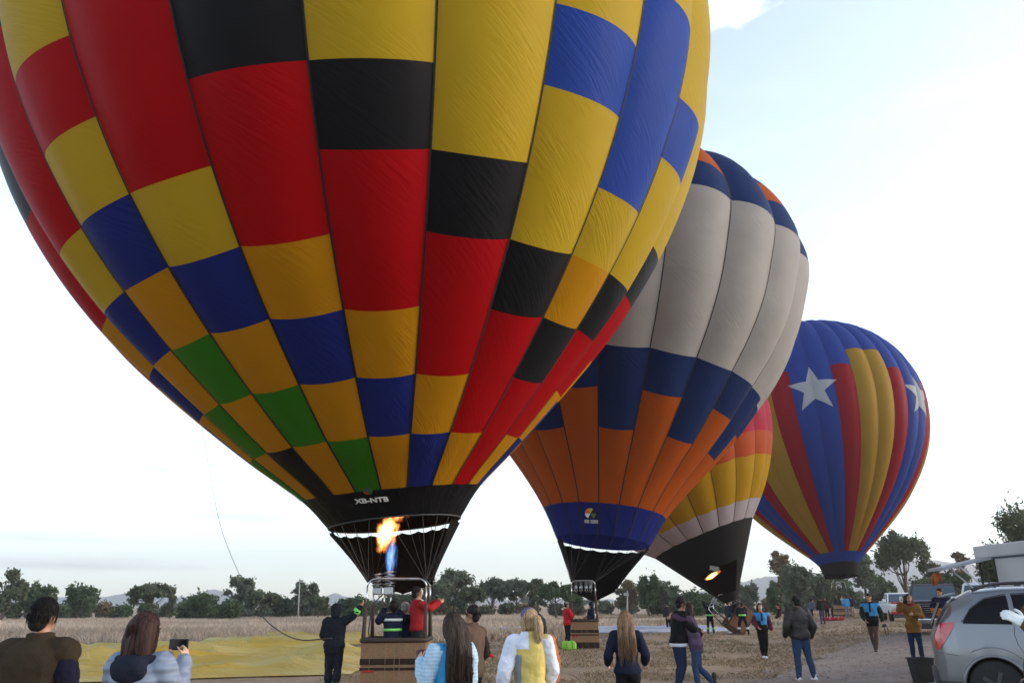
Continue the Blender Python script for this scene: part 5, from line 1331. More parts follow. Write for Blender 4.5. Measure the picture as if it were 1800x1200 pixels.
# --- by the second basket
r_, J, hp, sh = person('man in red track jacket and cap with folded arms by the second basket', gx(997, 33.6), -72, 1.74, top=B_(cloth('red_track_cloth', (0.36, 0.014, 0.018)), thick=.036, hem=.86), bottom=B_(BLK), shoes=B_(WSHOE), hair=('short', H_BLACK), hatm=('cap', cloth('grey_cap_cloth', (.17, .16, .14))), arms=(((-.25, .12, 1.20), (.06, .25, 1.25)), ((.25, .12, 1.18), (-.06, .24, 1.21))), vox=.02)
for s_ in 'LR':
    mb = MB(); a, b, c = J[s_]; mb.tube([a + Vector((0, -.03, .07)), a.lerp(b, .5) + Vector((0, -.03, .07)), b + Vector((0, -.04, .05))], .012, 5); mb.build('white_stripe', WHITEC, r_)
person('person in navy jacket standing inside the second basket', bk2c + Vector((.28, .05, .1)), 100, 1.62, top=B_(NAVY, thick=.036), bottom=B_(BLK), shoes=B_(BSHOE), hair=('short', H_BLACK), hatm=('hood', NAVY), arms=(((-.27, .0, 1.15), (-.2, .2, 1.1)), ((.27, .0, 1.15), (.2, .2, 1.1))), vox=.022, bands=(('L', -.6, WHITEC, .06),), group='people in the baskets')
# --- woman with long light hair
person('woman with long light brown hair in navy sweater and black leggings, seen from behind', gx(1101, 11.3), -3, 1.60, True, top=B_(NAVY, thick=.026, hem=.90), bottom=B_(BLK, thick=.008), shoes=B_(BSHOE), hair=('long', H_LIGHT), skin=SKIN_L, arms=(((-.27, -.05, 1.16), (-.27, .16, 1.03)), ((.27, -.05, 1.16), (.27, .16, 1.03))), vox=.0125)
# --- hugging couple
hug = 'couple hugging in front of the thicket'
r_, J, hp, sh = person('man in black sweater and jeans hugging a woman', gx(1191, 17.0), -84, 1.80, top=B_(BLK, thick=.04, hem=.90), bottom=B_(DKJEANS, thick=.02), shoes=B_(BSHOE), hair=('short', H_BLACK), arms=(((-.22, .26, 1.22), (-.02, .44, 1.12)), ((.25, .22, 1.18), (.08, .42, 1.06))), lean=(0, .16), head=(8, -14, 0), vox=.014, girth=1.06, group=hug, legs=(((-.1, .05, .49), (-.11, -.02, .085)), ((.1, .03, .49), (.11, -.12, .085))))
mb = MB(); stack(mb, [(0, 0, .845, .205, .165), (0, .005, .905, .205, .165)]); mb.build('white_shirt_hem', WHITEC, r_)
PURP = cloth('plum_wool', (0.075, 0.045, 0.075))
person('woman in plum coat and jeans hugging a man, one heel kicked up', gx(1222, 16.9), 78, 1.69, True, top=B_(PURP, thick=.032, hem=.80), bottom=B_(JEANS, thick=.010), shoes=B_(BSHOE, boot=.12), hair=('bob', H_BROWN), skin=SKIN_L, arms=(((-.16, .28, 1.46), (.06, .44, 1.50)), ((.18, .26, 1.42), (.04, .46, 1.45))), lean=(0, .20), head=(0, 6, 14), vox=.014, group=hug, legs=(((-.09, .06, .49), (-.09, .02, .085)), ((.09, -.02, .48), (.10, -.30, .20))))
# --- farther people
def far(label, px, Y, yaw, H, tc, bc, **k):
    kw = dict(top=B_(tc, thick=.035), bottom=B_(bc, thick=.02), shoes=B_(k.pop('sh', BSHOE)), vox=.026, hair=k.pop('hair', ('short', H_BLACK)))
    if 'thick' in k: kw['top']['thick'] = k.pop('thick')
    kw.update(k); return person(label, gx(px, Y), yaw, H, **kw)
far('distant person in dark clothes left of the hugging couple, far in the field', 1174, 52, 20, 1.66, CHAR, BLK)
UPA = (((-.27, .10, 1.58), (-.22, .2, 1.80)), ((.27, .10, 1.58), (.24, .2, 1.80)))
far('crew member with lime bands holding up the skirt of the leaning balloon', 1247, 47.5, 0, 1.66, CREW, CREW, arms=UPA, bands=(('T', 1.02, HIVIS, .10), ('l', .5, HIVIS, .10), ('r', .5, HIVIS, .10)), legs=(((-.14, .02, .49), (-.17, 0, .085)), ((.14, .02, .49), (.17, 0, .085))))
far('man in navy jacket and white trousers beside the tipped basket', 1281, 47, -64, 1.72, cloth('slate_navy', (.03, .038, .06)), WHITEC, sh=WSHOE)
far('dark dressed person behind the man in white trousers', 1291, 48.5, -30, 1.68, CHAR, BLK)
far('crew member with lime waist band bending over the tipped basket', 1304, 45.4, -10, 1.72, CREW, CREW, lean=(.1, .75), arms=(((-.25, .5, 1.05), (-.1, .7, .95)), ((.25, .5, 1.05), (.15, .7, .95))), bands=(('T', 1.0, HIVIS, .12), ('l', .4, REFL, .10), ('r', .4, REFL, .10)), legs=(((-.2, .06, .49), (-.26, 0, .085)), ((.2, .06, .49), (.26, 0, .085))))
VESTB = cloth('sky_blue_vest', (0.045, 0.20, 0.40)); 
def vpaint(c): return 1 if (c.z < 1.08 or (c.z < 1.20 and c.x > .04) or (abs(c.x) < .02 and c.z > 1.2) or c.z > 1.46) else 0
r_, J, hp, sh = person('woman in blue and black vest with maroon sleeves walking towards the camera', gx(1338, 26.7), 172, 1.64, True, top=B_(VESTB, sleeve=cloth('maroon_sleeve', (.085, .022, .032)), thick=.04, hem=.90, mats=[BLK], paint=vpaint, name='vest'), bottom=B_(BLK, thick=.010), shoes=B_(WSHOE), hair=('bob', H_BLACK), skin=SKIN_L, vox=.018, legs=(((-.08, .08, .49), (-.03, .06, .085)), ((.08, -.02, .49), (.04, -.08, .085))), arms=(((-.26, -.04, 1.14), (-.30, .02, .92)), ((.26, .0, 1.14), (.16, .15, 1.0))))
mb = MB(); stack(mb, [(0, .01, 1.42, .125, .11), (0, .01, 1.50, .085, .085)]); remesh(mb, .02, [cloth('orange_brown_scarf', (.30, .08, .02))], 'scarf', r_, wr=.01, wsc=14)
# --- tall man on the track
person('tall man in dark leather jacket, jeans and white trainers standing on the track', gx(1404, 19.2), 6, 1.80, top=B_(cloth('dark_leather_jacket', (.021, .017, .015), rough=.55, spec=.35), thick=.045, sthick=.04, hem=.86, collar=True), bottom=B_(JEANS, thick=.016), shoes=B_(WSHOE, sole=WSHOE), hair=('short', H_BLACK), arms=(((-.31, -.06, 1.14), (-.30, .08, .93)), ((.31, -.06, 1.14), (.29, .06, .92))), vox=.014, head=(-10, -6, 0), legs=(((-.10, .02, .49), (-.13, -.02, .085)), ((.15, .02, .49), (.22, -.03, .085))), girth=1.06)
far('crouching person in brown coat and blue jeans beyond the tall man', 1385, 46, 90, 1.62, cloth('rust_brown_coat', (.06, .032, .02)), JEANS, lean=(0, .95), arms=(((-.2, .55, 1.0), (-.1, .75, .85)), ((.2, .55, 1.0), (.1, .75, .85))), legs=(((-.1, .12, .50), (-.11, -.04, .085)), ((.1, .12, .50), (.11, -.04, .085))))
far('distant person in grey bending beside the far red mat', 1424, 62, -60, 1.68, cloth('grey_marl', (.07, .075, .085)), BLK, lean=(0, .5))
far('distant person in black jacket and purple jeans walking away', 1443, 55.5, 8, 1.70, BLK, cloth('purple_denim', (.05, .042, .085)))
far('distant person in maroon top behind the black jacket walker', 1452, 64, 150, 1.66, cloth('maroon_top', (.11, .018, .03)), BLK)
far('distant person in dark green bending over the red mat', 1461, 63, 70, 1.68, cloth('bottle_green', (.015, .032, .024)), BLK, lean=(0, .6))
# --- man with blue vest
GRN = cloth('dark_green_sleeve', (.018, .026, .018))
r_, J, hp, sh = person('man in blue and black vest, brown trousers and boots walking with a camera in hand', gx(1531, 26.6), 152, 1.74, top=B_(VESTB, sleeve=GRN, thick=.04, hem=.78, mats=[BLK], paint=vpaint, name='vest'), bottom=B_(cloth('brown_trousers', (.075, .045, .034)), thick=.008), shoes=B_(BSHOE, boot=.16), hair=('short', H_BLACK), vox=.017, head=(-18, -14, 0), arms=(((-.29, -.06, 1.15), (-.30, .04, .93)), ((.28, -.03, 1.14), (.18, .14, .96))), legs=(((-.07, .10, .49), (-.02, .10, .085)), ((.08, -.03, .49), (.02, -.12, .085))))
box_part(r_, 'camera', (-.34, .06, .80), (.12, .09, .09), PHONE); mb = MB(); mb.tube([(-.38, .06, .84), (-.43, .05, .70), (-.42, .05, .52), (-.36, .06, .50), (-.33, .06, .76)], .010, 5); mb.build('camera_strap', BLK, r_)
# --- woman in mustard sweater
MUST = cloth('mustard_brown_knit', (0.165, 0.085, 0.022), bump=.7, bscale=35)
r_, J, hp, sh = person('woman in mustard brown sweater holding up a phone in front of the maroon truck', gx(1602, 21.7), 158, 1.66, True, top=B_(MUST, thick=.034, hem=.76), bottom=B_(DKJEANS, thick=.012), shoes=B_(BSHOE, boot=.25), hair=('long', H_BROWN), skin=SKIN, vox=.017, head=(14, 0, 0), arms=(((-.24, .12, 1.18), (-.05, .28, 1.22)), ((.30, .16, 1.33), (.24, .36, 1.54))), curl=.8)
box_part(r_, 'phone', (.22, .42, 1.62), (.075, .014, .14), mat('white_phone', (.55, .57, .6), rough=.3))
mb = MB(); stack(mb, [(0, .01, 1.42, .13, .115), (0, .01, 1.515, .09, .09)]); remesh(mb, .018, [cloth('dark_red_scarf', (.16, .018, .018))], 'scarf', r_, wr=.012, wsc=14)
# --- man behind the silver car
r_, J, hp, sh = person('man in dark purple jacket holding an orange folder beside the maroon truck', gx(1657, 25.0), 128, 1.72, top=B_(cloth('ink_purple_cloth', (.018, .014, .036)), thick=.04), bottom=B_(DKJEANS), shoes=B_(BSHOE), hair=('short', H_BLACK), vox=.018, head=(-14, -12, 0), arms=(((-.28, .06, 1.15), (-.08, .30, 1.12)), ((.30, .05, 1.16), (.10, .30, 1.10))), curl=1.0)
box_part(r_, 'orange_folder', (0, .38, 1.08), (.32, .03, .24), mat('orange_card', (.42, .13, .04), rough=.6), Matrix.Rotation(R(-35), 3, 'X'))
# --- arm with a white glove reaching in from the right edge
r_, J, hp, sh = person('person out of frame at right edge, brown sleeve and white gloved hand reaching in', gx(1862, 7.6), 100, 1.86, top=B_(cloth('tan_brown_coat', (.10, .058, .022)), thick=.035), bottom=B_(DKJEANS), shoes=B_(BSHOE), hair=('short', H_BLACK), vox=.0115, arms=(((-.25, .20, 1.20), (-.16, .40, 1.34)), (None, None)), skin=SKIN, curl=.45)
for s_ in 'L':
    mb = MB(); _, e_, w_ = J[s_]; d = (w_ - e_).normalized(); hand(mb, w_, d, Vector((1 if s_ == 'L' else -1, .3, 0)), 1 if s_ == 'R' else -1, .45, 1.16, .0115); limb(mb, [w_ - d * .05, w_ + d * .03], [.037, .036]); remesh(mb, .006, [mat('white_glove', (.66, .68, .66), rough=.8, bump=.4, bscale=60)], 'white_glove', r_, smooth=2)

# --- basket of the striped balloon and the people round it
g4 = gx(1478, 70.0)
bk4 = empty('balloon_basket', g4, R(8), 'small far wicker basket below the striped balloon', 'basket', 'balloon baskets')
basket(bk4, 1.2, 1.0, 1.0, 2.75, .8, .7, near=False); burner(bk4, 0, 0, 2.55, .8)
suspension(E4, bal4, [tuple(g4 + Vector((sx * .4, sy * .35, 2.75))) for sx in (-1, 1) for sy in (-1, 1)], .012, every=2)
far('distant person in blue vest and grey trousers leaning on the far basket', 1487, 68.4, 10, 1.70, VESTB, cloth('grey_trousers', (.13, .13, .15)))
far('distant person in dark top and tan trousers right of the far basket', 1497, 68.8, 30, 1.72, NAVY, cloth('tan_trousers', (.20, .16, .12)))
person('dark clothed person standing in the far basket', g4 + Vector((-.3, 0, .1)), 150, 1.66, top=B_(CHAR), bottom=B_(BLK), shoes=B_(BSHOE), vox=.028, group='people in the baskets')
person('pale shirted person standing in the far basket', g4 + Vector((.15, .1, .1)), -150, 1.62, top=B_(cloth('pale_shirt', (.3, .28, .3))), bottom=B_(BLK), shoes=B_(BSHOE), vox=.028, group='people in the baskets')
# ================================================================= vehicles and stall
SILVER = mat('silver_paint', (0.17, 0.178, 0.195), rough=.34, metal=.6, spec=.5, var=.03, coat=.35); TINT = mat('tinted_glass', (0.005, 0.005, 0.006), rough=.2, spec=.1, var=.02)
GLASS = mat('windscreen_glass', (0.05, 0.075, 0.095), rough=.05, spec=.7, var=.05); TAIL = mat('red_lamp_lens', (0.42, 0.008, 0.012), rough=.12, spec=.6, var=.15, vscale=14, coat=.5); TAIL2 = mat('pink_lamp_lens', (0.55, 0.12, 0.12), rough=.15, coat=.5)
CLAD = mat('grey_plastic', (0.045, 0.045, 0.048), rough=.6); RUBBER = mat('tyre_rubber', (0.018, 0.018, 0.018), rough=.85, bump=.3, bscale=50); CHROME = mat('chrome', (0.62, 0.62, 0.63), rough=.12, metal=1.0, var=.03)
MAROON = mat('maroon_paint', (0.035, 0.010, 0.014), rough=.25, spec=.5, var=.05, coat=.7); WPAINT = mat('white_paint', (0.62, 0.63, 0.65), rough=.3, spec=.45, var=.04, coat=.4); REDP = mat('red_paint', (0.30, 0.02, 0.025), rough=.3, coat=.4)
LAMP = mat('headlamp_lens', (0.45, 0.47, 0.5), rough=.1, spec=.7); SEAM = mat('panel_gap', (0.012, 0.012, 0.013), rough=.9); PLATE = mat('white_plate', (0.5, 0.55, 0.55), rough=.5)

def wheel(root, c, r, w, axis_='Y', name='wheel'):
    mb = MB(); p = [(r * .58, -w / 2), (r * .92, -w / 2), (r, -w * .36), (r, w * .36), (r * .92, w / 2), (r * .58, w / 2)]
    mb.lathe(p, 28, c, axis_); o = mb.build(name, RUBBER, root)
    mb = MB(); mb.lathe([(0.001, -w * .42), (r * .2, -w * .44), (r * .58, -w * .40), (r * .6, -w * .5), (r * .6, w * .5), (0.001, w * .5)], 28, c, axis_); o2 = mb.build('rim', mat('dark_rim', (.06, .06, .065), rough=.4, metal=.6), o)
    for k in range(5):
        a = 2 * math.pi * k / 5; mb = MB(); c0 = Vector(c); u = Vector((math.cos(a), 0, math.sin(a))) if axis_ == 'Y' else Vector((0, math.cos(a), math.sin(a)))
        ax_ = Vector((0, -w * .47, 0)) if axis_ == 'Y' else Vector((-w * .47, 0, 0))
        mb.bar(c0 + ax_ + u * r * .1, c0 + ax_ + u * r * .57, .05, .03, up=tuple(ax_)); mb.build('spoke', CLAD, o)
    return o

def silver_suv():
    corner = gx(1641, 13.3, .9); corner.z = .18; head_az = R(115)
    # local frame: u runs from the rear bumper to the front, v out of the right hand side
    root = empty('parked_car', corner, math.pi / 2 - head_az, 'silver estate car cut by the right edge, red tail lamp towards the camera', 'car')
    us = [0.0, .04, .12, .3, .6, 1.0, 1.8, 2.6, 3.1, 3.5, 4.0, 4.4, 4.58, 4.64]
    hw = [.62, .74, .84, .905, .925, .93, .93, .93, .925, .92, .90, .84, .74, .6]
    tz = [.98, 1.08, 1.22, 1.50, 1.655, 1.70, 1.715, 1.66, 1.42, 1.12, 1.02, .94, .86, .75]
    bz_ = [.95, 1.02, 1.12, 1.17, 1.165, 1.16, 1.14, 1.12, 1.10, 1.06, .99, .92, .84, .73]
    Wd = .93; yc = 0.0
    def sec(u):
        w = np.interp(u, us, hw); t = np.interp(u, us, tz); b = min(np.interp(u, us, bz_), t - .01)
        bul = [(w * .72, .24), (w * .93, .27), (w * .99, .42), (w * 1.0, .62), (w * 1.0, .80), (w * .985, .96), (w * .955, b)]
        g_ = max(0.02, t - b); tum = .30 * min(1, g_ / .5)
        bul += [(w * .955 - tum * .25 * .5, b + g_ * .3), (w * .955 - tum * .55 * .6, b + g_ * .62), (w * .955 - tum * .75, b + g_ * .86), (w * .955 - tum * 1.05, b + g_ * .965), (w * .42, t), (0.0, t + .012 * min(1, g_ / .3))]
        return bul
    def S(u, t):
        p = sec(u); n = len(p) - 1; q = t * n; i = min(int(q), n - 1); f = q - i
        # smooth along the section
        P4 = [np.array(p[max(0, i - 1)]), np.array(p[i]), np.array(p[i + 1]), np.array(p[min(n, i + 2)])]; a, b, c, d = P4
        y, z = .5 * ((2 * b) + (c - a) * f + (2 * a - 5 * b + 4 * c - d) * f * f + (3 * b - a - 3 * c + d) * f ** 3)
        return y, z
    def Sz(u, z):
        lo, hi = 0.06, .93
        for _ in range(24):
            m_ = (lo + hi) / 2
            if S(u, m_)[1] < z: lo = m_
            else: hi = m_
        return S(u, (lo + hi) / 2)
    RW = (.72, .36); FW = (3.55, .36); AR = .405
    U = np.concatenate([np.linspace(0, .3, 16), np.linspace(.32, 4.64, 150)]); T = np.linspace(0, 1, 56)
    paint = MB()
    for side in (-1, 1):
        pts = [[(u, side * S(u, t)[0] - Wd * 0 , S(u, t)[1]) for t in T] for u in U]
        idx = {}; V = []; F = []; Mi = []
        for i in range(len(U) - 1):
            for j in range(len(T) - 1):
                cu = (U[i] + U[i + 1]) / 2; cz = (pts[i][j][2] + pts[i + 1][j + 1][2]) / 2; cy = abs(pts[i][j][1])
                if cy > .5 and any((cu - a) ** 2 + (cz - b) ** 2 < AR ** 2 for a, b in (RW, FW)): continue
                F.append((i, j, cz))
        for i, j, cz in F:
            q = []
            for a, b in ((i, j), (i, j + 1), (i + 1, j + 1), (i + 1, j)):
                if (a, b) not in idx: idx[a, b] = len(V); V.append(pts[a][b])
                q.append(idx[a, b])
            Mi.append((q if side > 0 else q[::-1], 1 if cz < .40 else 0))
        b0 = len(paint.v); paint.v.extend(V)
        for q, mi in Mi: paint.f.append([b0 + k for k in q]); paint.mi.append(mi); paint.sm.append(True)
    # rear and front closing faces
    for u in (0.0, 4.64):
        ring = [(u, S(u, t)[0], S(u, t)[1]) for t in T] + [(u, -S(u, t)[0], S(u, t)[1]) for t in T[::-1]]
        paint.add(ring, [list(range(len(ring)))], smooth=False)
    body_ = paint.build('body', [SILVER, CLAD], root); fix_normals(body_)
    # everything below sits on the right hand side (negative y faces the camera)
    sd_ = -1
    def patch(name, poly_lo, poly_hi, u0, u1, m_, off=.004, nu=24, nv=10, parent=root):
        mb = MB(); P = []
        for i in range(nu + 1):
            u = u0 + (u1 - u0) * i / nu; z0, z1 = poly_lo(u), max(poly_lo(u) + .004, poly_hi(u)); row = []
            for j in range(nv + 1):
                z = z0 + (z1 - z0) * j / nv; y, zz = Sz(u, z); row.append((u, sd_ * (y + off), z))
            P.append(row)
        mb.grid(P); o = mb.build(name, m_, parent); return fix_normals(o)
    top_line = lambda u: np.interp(u, [.42, .55, .75, 1.0, 1.4, 2.0, 2.6, 2.95], [1.215, 1.40, 1.535, 1.585, 1.61, 1.615, 1.57, 1.47])
    bel = lambda u: np.interp(u, [.4, 1, 2, 3], [1.20, 1.19, 1.175, 1.155])
    patch('quarter_window', bel, top_line, .42, 1.04, TINT); patch('rear_door_window', bel, top_line, 1.10, 1.98, TINT); patch('front_door_window', bel, top_line, 2.04, 2.92, TINT)
    # black surround of the glass
    for u0, u1 in ((.40, 1.04), (1.10, 1.98), (2.04, 2.94)):
        mb = MB(); mb.tube([(u, sd_ * (Sz(u, top_line(u) + .012)[0] + .003), top_line(u) + .012) for u in np.linspace(u0, u1, 22)], .008, 5); mb.build('window_trim', CLAD, root)
    # tail lamp wraps round the corner
    tl = patch('tail_lamp', lambda u: np.interp(u, [0.012, .06, .14, .30], [.86, .83, .94, 1.17]), lambda u: np.interp(u, [0.012, .05, .12, .30], [1.0, 1.10, 1.20, 1.225]), .012, .30, TAIL, .012, 22, 10)
    patch('lamp_reflector', lambda u: 1.0, lambda u: np.interp(u, [.03, .08, .15], [1.03, 1.09, 1.05]), .03, .15, TAIL2, .016, 8, 4, tl)
    # seams
    def seam(pts, r=.0035):
        mb = MB(); mb.tube([(u, sd_ * (Sz(u, z)[0] + .0005), z) for u, z in pts], r, 5); mb.build('panel_gap', SEAM, root)
    seam([(1.06, 1.17), (1.04, 1.05), (1.06, .92), (1.12, .80)]); seam([(.02 + q * .3, .80 - .04 * q) for q in np.linspace(0, 1, 8)]); seam([(2.01, z) for z in np.linspace(1.16, .36, 16)]); seam([(3.0, z) for z in np.linspace(1.12, .40, 14)])
    # wheel arch lip and black liner
    for c in (RW, FW):
        mb = MB(); arc = [(c[0] + AR * math.cos(a), c[1] + AR * math.sin(a)) for a in np.linspace(R(-18), R(198), 40)]
        mb.tube([(u, sd_ * (Sz(u, max(z, .27))[0] - .004), z) for u, z in arc], .022, 8); mb.build('wheel_arch_lip', SILVER, root)
        mb = MB(); P = [[(u, sd_ * y, z) for u, z in [(c[0] + (AR + .012) * math.cos(a), c[1] + (AR + .012) * math.sin(a)) for a in np.linspace(R(-20), R(200), 30)]] for y in (.90, .60, .5)]
        mb.grid(P); mb.add([(c[0], sd_ * .52, c[1])] + [(c[0] + AR * math.cos(a), sd_ * .52, c[1] + AR * math.sin(a)) for a in np.linspace(0, 6.28, 30)], [(0, i, i + 1) for i in range(1, 30)]); mb.build('wheel_arch_liner', SEAM, root)
        for s2 in (-1, 1): wheel(root, (c[0], s2 * .78, c[1]), .355, .225)
    # flare line above the arch
    mb = MB(); mb.tube([(RW[0] + .52 * math.cos(a), sd_ * (Sz(max(.02, RW[0] + .52 * math.cos(a)), RW[1] + .52 * math.sin(a))[0] + .001), RW[1] + .52 * math.sin(a)) for a in np.linspace(R(35), R(120), 20)], .006, 6); mb.build('flare_crease', SILVER, root)
    # handle in its cup
    mb = MB(); cup = [(1.28 + .075 * math.cos(a), .985 + .06 * math.sin(a)) for a in np.linspace(0, 2 * math.pi, 24, endpoint=False)]
    mb.add([(1.28, sd_ * (Sz(1.28, .985)[0] + .003), .985)] + [(u, sd_ * (Sz(u, z)[0] + .003), z) for u, z in cup], [(0, i, i % 24 + 1) for i in range(1, 25)]); fix_normals(mb.build('handle_cup', CLAD, root))
    mb = MB(); mb.box((1.28, sd_ * (Sz(1.28, 1.0)[0] + .028), .99), (.26, .028, .036), bev=.012); mb.build('door_handle', SEAM, root)
    # roof rails and antenna
    for s2 in (-1, 1):
        mb = MB(); pts = [(u, s2 * .60, np.interp(u, us, tz) - .005 + (.065 if 0 < i < 8 else .0)) for i, u in enumerate(np.linspace(.62, 2.65, 9))]; mb.tube(pts, .018, 8); mb.build('roof_rail', mat('dark_roof_rail', (.05, .04, .045), rough=.4), root)
        for u in (1.35, 2.0): mb = MB(); mb.box((u, s2 * .60, np.interp(u, us, tz) + .015), (.09, .035, .07), bev=.01); mb.build('rail_foot', CLAD, root)
    mb = MB(); mb.tube([(.98, -.25, 1.70), (.80, -.25, 1.86)], [.009, .006], 6); mb.build('antenna', SEAM, root)
    mb = MB(); mb.box((.30, 0, 1.60), (.2, 1.1, .03), Matrix.Rotation(R(-12), 3, 'Y'), bev=.01); mb.build('rear_spoiler', SILVER, root)
    mb = MB(); mb.box((.10, 0, 1.33), (.012, 1.0, .36), Matrix.Rotation(R(26), 3, 'Y')); mb.build('rear_window', TINT, root)
    mb = MB(); mb.box((-.01, 0, .45), (.10, 1.25, .18), bev=.04); mb.build('rear_bumper', CLAD, root)
    return root
silver_suv()

def boxy_truck(name, pos, rz, label, L_, W_, H_, hood, paint, hoodpaint, cabH, bed=False, door_open=False, plate=True, chrome=True, roofpaint=None):
    """upright truck or off-roader; local -y is its front"""
    root = empty(name, pos, rz, label, 'truck' if bed else 'car', 'vehicles parked on the right')
    z0, zs = .48, H_ - cabH; cabL = (L_ - hood) if not bed else 1.9
    mb = MB(); mb.box((0, L_ / 2, (z0 + zs) / 2), (W_, L_ - .1, zs - z0), bev=.10); mb.build('body', paint, root)
    mb = MB(); mb.box((0, hood / 2 + .02, zs + .02), (W_ * .9, hood - .02, .12), bev=.06); mb.build('bonnet', hoodpaint, root)
    # cab: tapered block
    def rect(z, y0, y1, w): return [Vector((-w / 2, y0, z)), Vector((w / 2, y0, z)), Vector((w / 2, y1, z)), Vector((-w / 2, y1, z))]
    y0, y1 = hood, hood + cabL
    A, B_2 = rect(zs - .02, y0 - .1, y1, W_ * .97), rect(H_ - .06, y0 + .42, y1 - .12, W_ * .80)
    mb = MB(); mb.loft([A, B_2, [(p + (Vector((0, (y0 + y1) / 2 + .1, 0)) - p) * .06) * 1.0 if False else Vector((p.x * .93, y0 + .5 + (p.y - y0 - .42) * .94, H_)) for p in B_2]], smooth=False); mb.build('cab', roofpaint or paint, root)
    def quad(name, a, b, c, d, m_, off, inset=.06):
        n_ = (b - a).cross(d - a).normalized(); cc = (a + b + c + d) / 4; mb = MB(); vs = [p + (cc - p) * inset + n_ * off for p in (a, b, c, d)]; vs2 = [p - n_ * .01 for p in vs]
        mb.add(vs + vs2, [(0, 1, 2, 3), (4, 5, 1, 0), (5, 6, 2, 1), (6, 7, 3, 2), (7, 4, 0, 3)]); mb.build(name, m_, root)
    quad('windscreen', A[0], A[1], B_2[1], B_2[0], GLASS, .008, .09)
    for i, j in ((1, 2), (3, 0)):
        a, b, c, d = A[i], A[j], B_2[j], B_2[i]
        quad('side_window', a.lerp(b, .04), a.lerp(b, .5), d.lerp(c, .48), d.lerp(c, .06), TINT, .008, .10); quad('side_window', a.lerp(b, .54), a.lerp(b, .96), d.lerp(c, .94), d.lerp(c, .52), TINT, .008, .10)
    # front: grille with bars, lamps, bumper, plate
    mb = MB(); mb.box((0, -.0, zs - .26), (W_ * .58, .06, .36), bev=.02); g_ = mb.build('grille', SEAM, root)
    for k in range(4): mb = MB(); mb.box((0, -.035, zs - .39 + .085 * k), (W_ * .56, .02, .018)); mb.build('grille_bar', CHROME if chrome else CLAD, g_)
    for s_ in (-1, 1):
        mb = MB(); mb.box((s_ * W_ * .385, .01, zs - .24), (W_ * .17, .08, .20), bev=.03); mb.build('headlight', LAMP, root)
        mb = MB(); mb.box((s_ * W_ * .385, .01, zs - .40), (W_ * .17, .07, .07), bev=.02); mb.build('indicator', mat('amber_lens', (.45, .16, .02), rough=.2), root)
        mb = MB(); mb.box((s_ * (W_ / 2 + .13), hood + .1, zs + .18), (.22, .10, .20), bev=.04); mb.build('wing_mirror', paint, root)
    mb = MB(); mb.box((0, -.08, z0 + .06), (W_ * 1.01, .2, .20), bev=.05); mb.build('front_bumper', CHROME if chrome else hoodpaint, root)
    mb = MB(); mb.box((0, -.10, z0 - .14), (W_ * .9, .12, .20), bev=.04); mb.build('front_valance', CLAD, root)
    if plate: mb = MB(); mb.box((W_ * .12, -.195, z0 + .02), (.36, .012, .17)); mb.build('number_plate', PLATE, root)
    if bed:
        for s_ in (-1, 1): mb = MB(); mb.box((s_ * (W_ / 2 - .05), (y1 + L_) / 2, zs + .06), (.09, L_ - y1, .16), bev=.02); mb.build('bed_side', paint, root)
    else:
        for s_ in (-1, 1): mb = MB(); mb.tube([(s_ * W_ * .34, y0 + .8, H_ + .05), (s_ * W_ * .34, y1 - .4, H_ + .05)], .02, 6); mb.build('roof_rack_bar', CLAD, root)
    for y in (.95, L_ - 1.05):
        for s_ in (-1, 1): wheel(root, (s_ * (W_ / 2 - .12), y, .38), .38, .25, 'X')
    if door_open:
        d = bpy.data.objects.new('open_door', None); 
        hx = -W_ / 2; a = R(-62); M = Matrix.Translation((hx, hood + .25, 0)) @ Matrix.Rotation(a, 4, 'Z')
        mb = MB(); T_ = lambda p: M @ Vector(p)
        fr = [(0, .0, zs - .55), (0, 1.0, zs - .55), (0, 1.0, zs + .02), (0, 0, zs + .02)]
        mb.add([T_((dx, p[1], p[2])) for dx in (-.04, .04) for p in fr], [(0, 1, 2, 3), (7, 6, 5, 4), (0, 4, 5, 1), (1, 5, 6, 2), (2, 6, 7, 3), (3, 7, 4, 0)])
        mb.tube([T_((0, .02, zs)), T_((0, .45, H_ - .1)), T_((0, .95, H_ - .1)), T_((0, 1.0, zs))], .035, 6)
        od = mb.build('open_door', paint, root)
        mb = MB(); mb.add([T_((0, .08, zs + .03)), T_((0, .96, zs + .03)), T_((0, .92, H_ - .14)), T_((0, .47, H_ - .14))], [(0, 1, 2, 3)]); mb.build('door_glass', TINT, od)
    return root
g_ = gx(1650, 33.5, .9); boxy_truck('parked_truck', g_, R(-24), 'large maroon off-roader with chrome bumper facing the camera', 5.4, 2.02, 1.98, 1.25, MAROON, MAROON, .74)
g_ = gx(1592, 55.0, .8); boxy_truck('parked_pickup', g_, R(-16), 'white pickup truck with red bonnet and its door open', 5.0, 1.85, 1.80, 1.3, WPAINT, REDP, .68, bed=True, door_open=True, chrome=False)
g_ = gx(1731, 29.0, 1.2); boxy_truck('parked_van', g_, R(-34), 'white vehicle roof just showing behind the silver car', 4.6, 1.8, 1.92, 1.0, WPAINT, WPAINT, .75)

